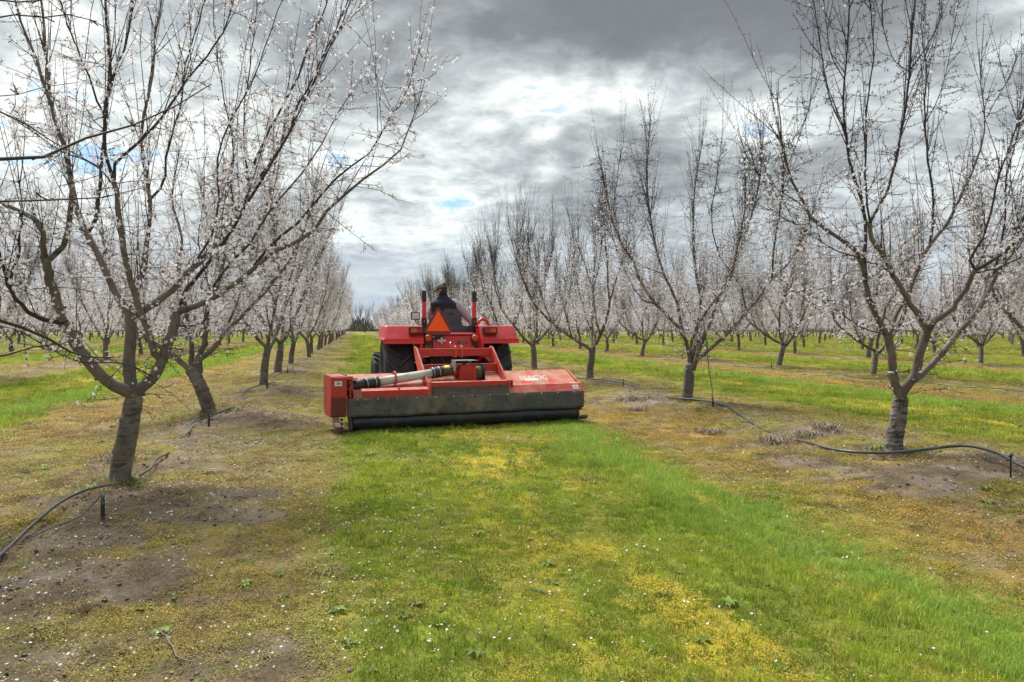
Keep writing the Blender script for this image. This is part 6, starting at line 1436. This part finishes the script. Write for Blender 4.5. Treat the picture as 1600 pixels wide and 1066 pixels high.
stake(-2.05, 24.5, .22, 'small sprinkler stake at the fourth left tree')
stake(6.20, 5.95, .26, 'black sprinkler stake at the right end of the thick hose', False, .022)
stake(6.52, 12.62, .16, 'black sprinkler stake at the foot of the hanging tube')
stake(6.75, 17.9, .2, 'sprinkler stake by the third right tree')
for k, (X0, n) in enumerate(((ROWS[16], 6), (ROWS[17], 5), (ROWS[13], 3))):
    for j in range(n):
        y = TREE_Y0 + TREE_DY * (j + 1) - 1.3; ri = (16, 17, 13)[k]
        stake(X0 - .6, y, .26, f'{ORD[j]} small dark sprinkler stake from the camera under {rown[ri]}', False, .02)
# thin tube hanging from the second right tree down to its stake
tb = [(6.62, 13.25, 1.75), (6.63, 13.1, 1.2), (6.60, 12.95, .75), (6.57, 12.75, .35), (6.52, 12.64, .14)]
w_ = Wood(); w_.add([resample(tb, 24)], [np.full(24, .0085)], 8)
tag(link('hanging_tube', w_.mesh('hanging_tube', M['poly_pipe'])), 'thin black tube hanging from the crown of the second right tree to a stake', 'tube')
# prop pole against the nearest right tree
def tuft(x, y, rad, h, n, label, seed):
    r_ = random.Random(seed); V = []; F = []; z0 = gz(x, y) - .02
    for i in range(n):
        a = r_.uniform(0, 6.283); rr = rad * abs(r_.gauss(0, .42)); x0, y0 = rr * math.cos(a), rr * math.sin(a) * .8
        ln = h * r_.uniform(.5, 1.2); sp = r_.uniform(.3, 1.3); dx, dy = math.cos(a + r_.gauss(0, .6)) * sp * ln, math.sin(a + r_.gauss(0, .6)) * sp * ln
        w = r_.uniform(.0025, .005); f = r_.uniform(0, 3.14); wx, wy = math.cos(f) * w, math.sin(f) * w; k = len(V); zt = ln * r_.uniform(.5, 1.0)
        V += [(x0 - wx, y0 - wy, 0), (x0 + wx, y0 + wy, 0), (x0 + dx * .45 - wx, y0 + dy * .45 - wy, zt), (x0 + dx * .45 + wx, y0 + dy * .45 + wy, zt), (x0 + dx, y0 + dy, zt * r_.uniform(.3, 1.0))]
        F += [(k, k + 1, k + 3), (k, k + 3, k + 2), (k + 2, k + 3, k + 4)]
    o = link('dry_grass_tuft', np_mesh('dry_grass_tuft', V, F, [M['dry_grass']])); o.location = (x, y, z0)
    return tag(o, label, 'dry tuft', 'dead grass tufts along the right row')
tuft(5.42, 8.75, .26, .14, 420, 'rounded tuft of dead grey grass left of the nearest right tree', 1)
tuft(6.05, 8.95, .25, .10, 300, 'wispy dead grass tuft close behind the left side of the nearest right tree trunk', 2)
tuft(6.55, 9.25, .26, .11, 300, 'dead grass tuft right beside the back of the nearest right trunk', 3)
tuft(5.0, 9.75, .30, .10, 420, 'low flattened dead tuft between the two nearest right trees', 4)
tuft(5.55, 14.1, .55, .10, 520, 'wide dry tuft before the second right tree near the mower', 5)
tuft(5.2, 12.9, .35, .10, 420, 'small dry tuft just past the right end of the mower', 6)
tuft(5.15, 17.0, .4, .16, 420, 'dry brown tuft in front of the third right tree', 7)
tuft(-.12, 4.72, .22, .04, 140, 'flattened brown weed clump in the left wheel track', 8)
tuft(-2.55, 9.0, .22, .12, 320, 'brown weed tuft behind the nearest left trunk', 9)
# fallen twig
q_ = resample([(-.96, 3.96, gz(-.96, 3.96) + .02), (-.90, 3.86, gz(-.9, 3.86) + .022), (-.84, 3.73, gz(-.84, 3.73) + .02), (-.79, 3.62, gz(-.79, 3.62) + .02), (-.70, 3.555, gz(-.7, 3.555) + .018)], 14, .003, r0_)
tw = tag(link('fallen_twig', bpy.data.meshes.new('tmp')), 'short grey twig lying on bare soil in the foreground', 'twig')
w_ = Wood(); w_.add([q_], [np.linspace(.0048, .003, 14)], 6)
for i, d_ in ((3, (.04, .05, .02)), (6, (-.05, .01, .025)), (2, (-.03, .05, .01))):
    w_.add([np.array([q_[i], q_[i] + np.array(d_) * .5, q_[i] + np.array(d_)])], [[.004, .003, .0025]], 5)
tw.data = w_.mesh('fallen_twig', mat('weathered_twig', (.17, .145, .125), .8))
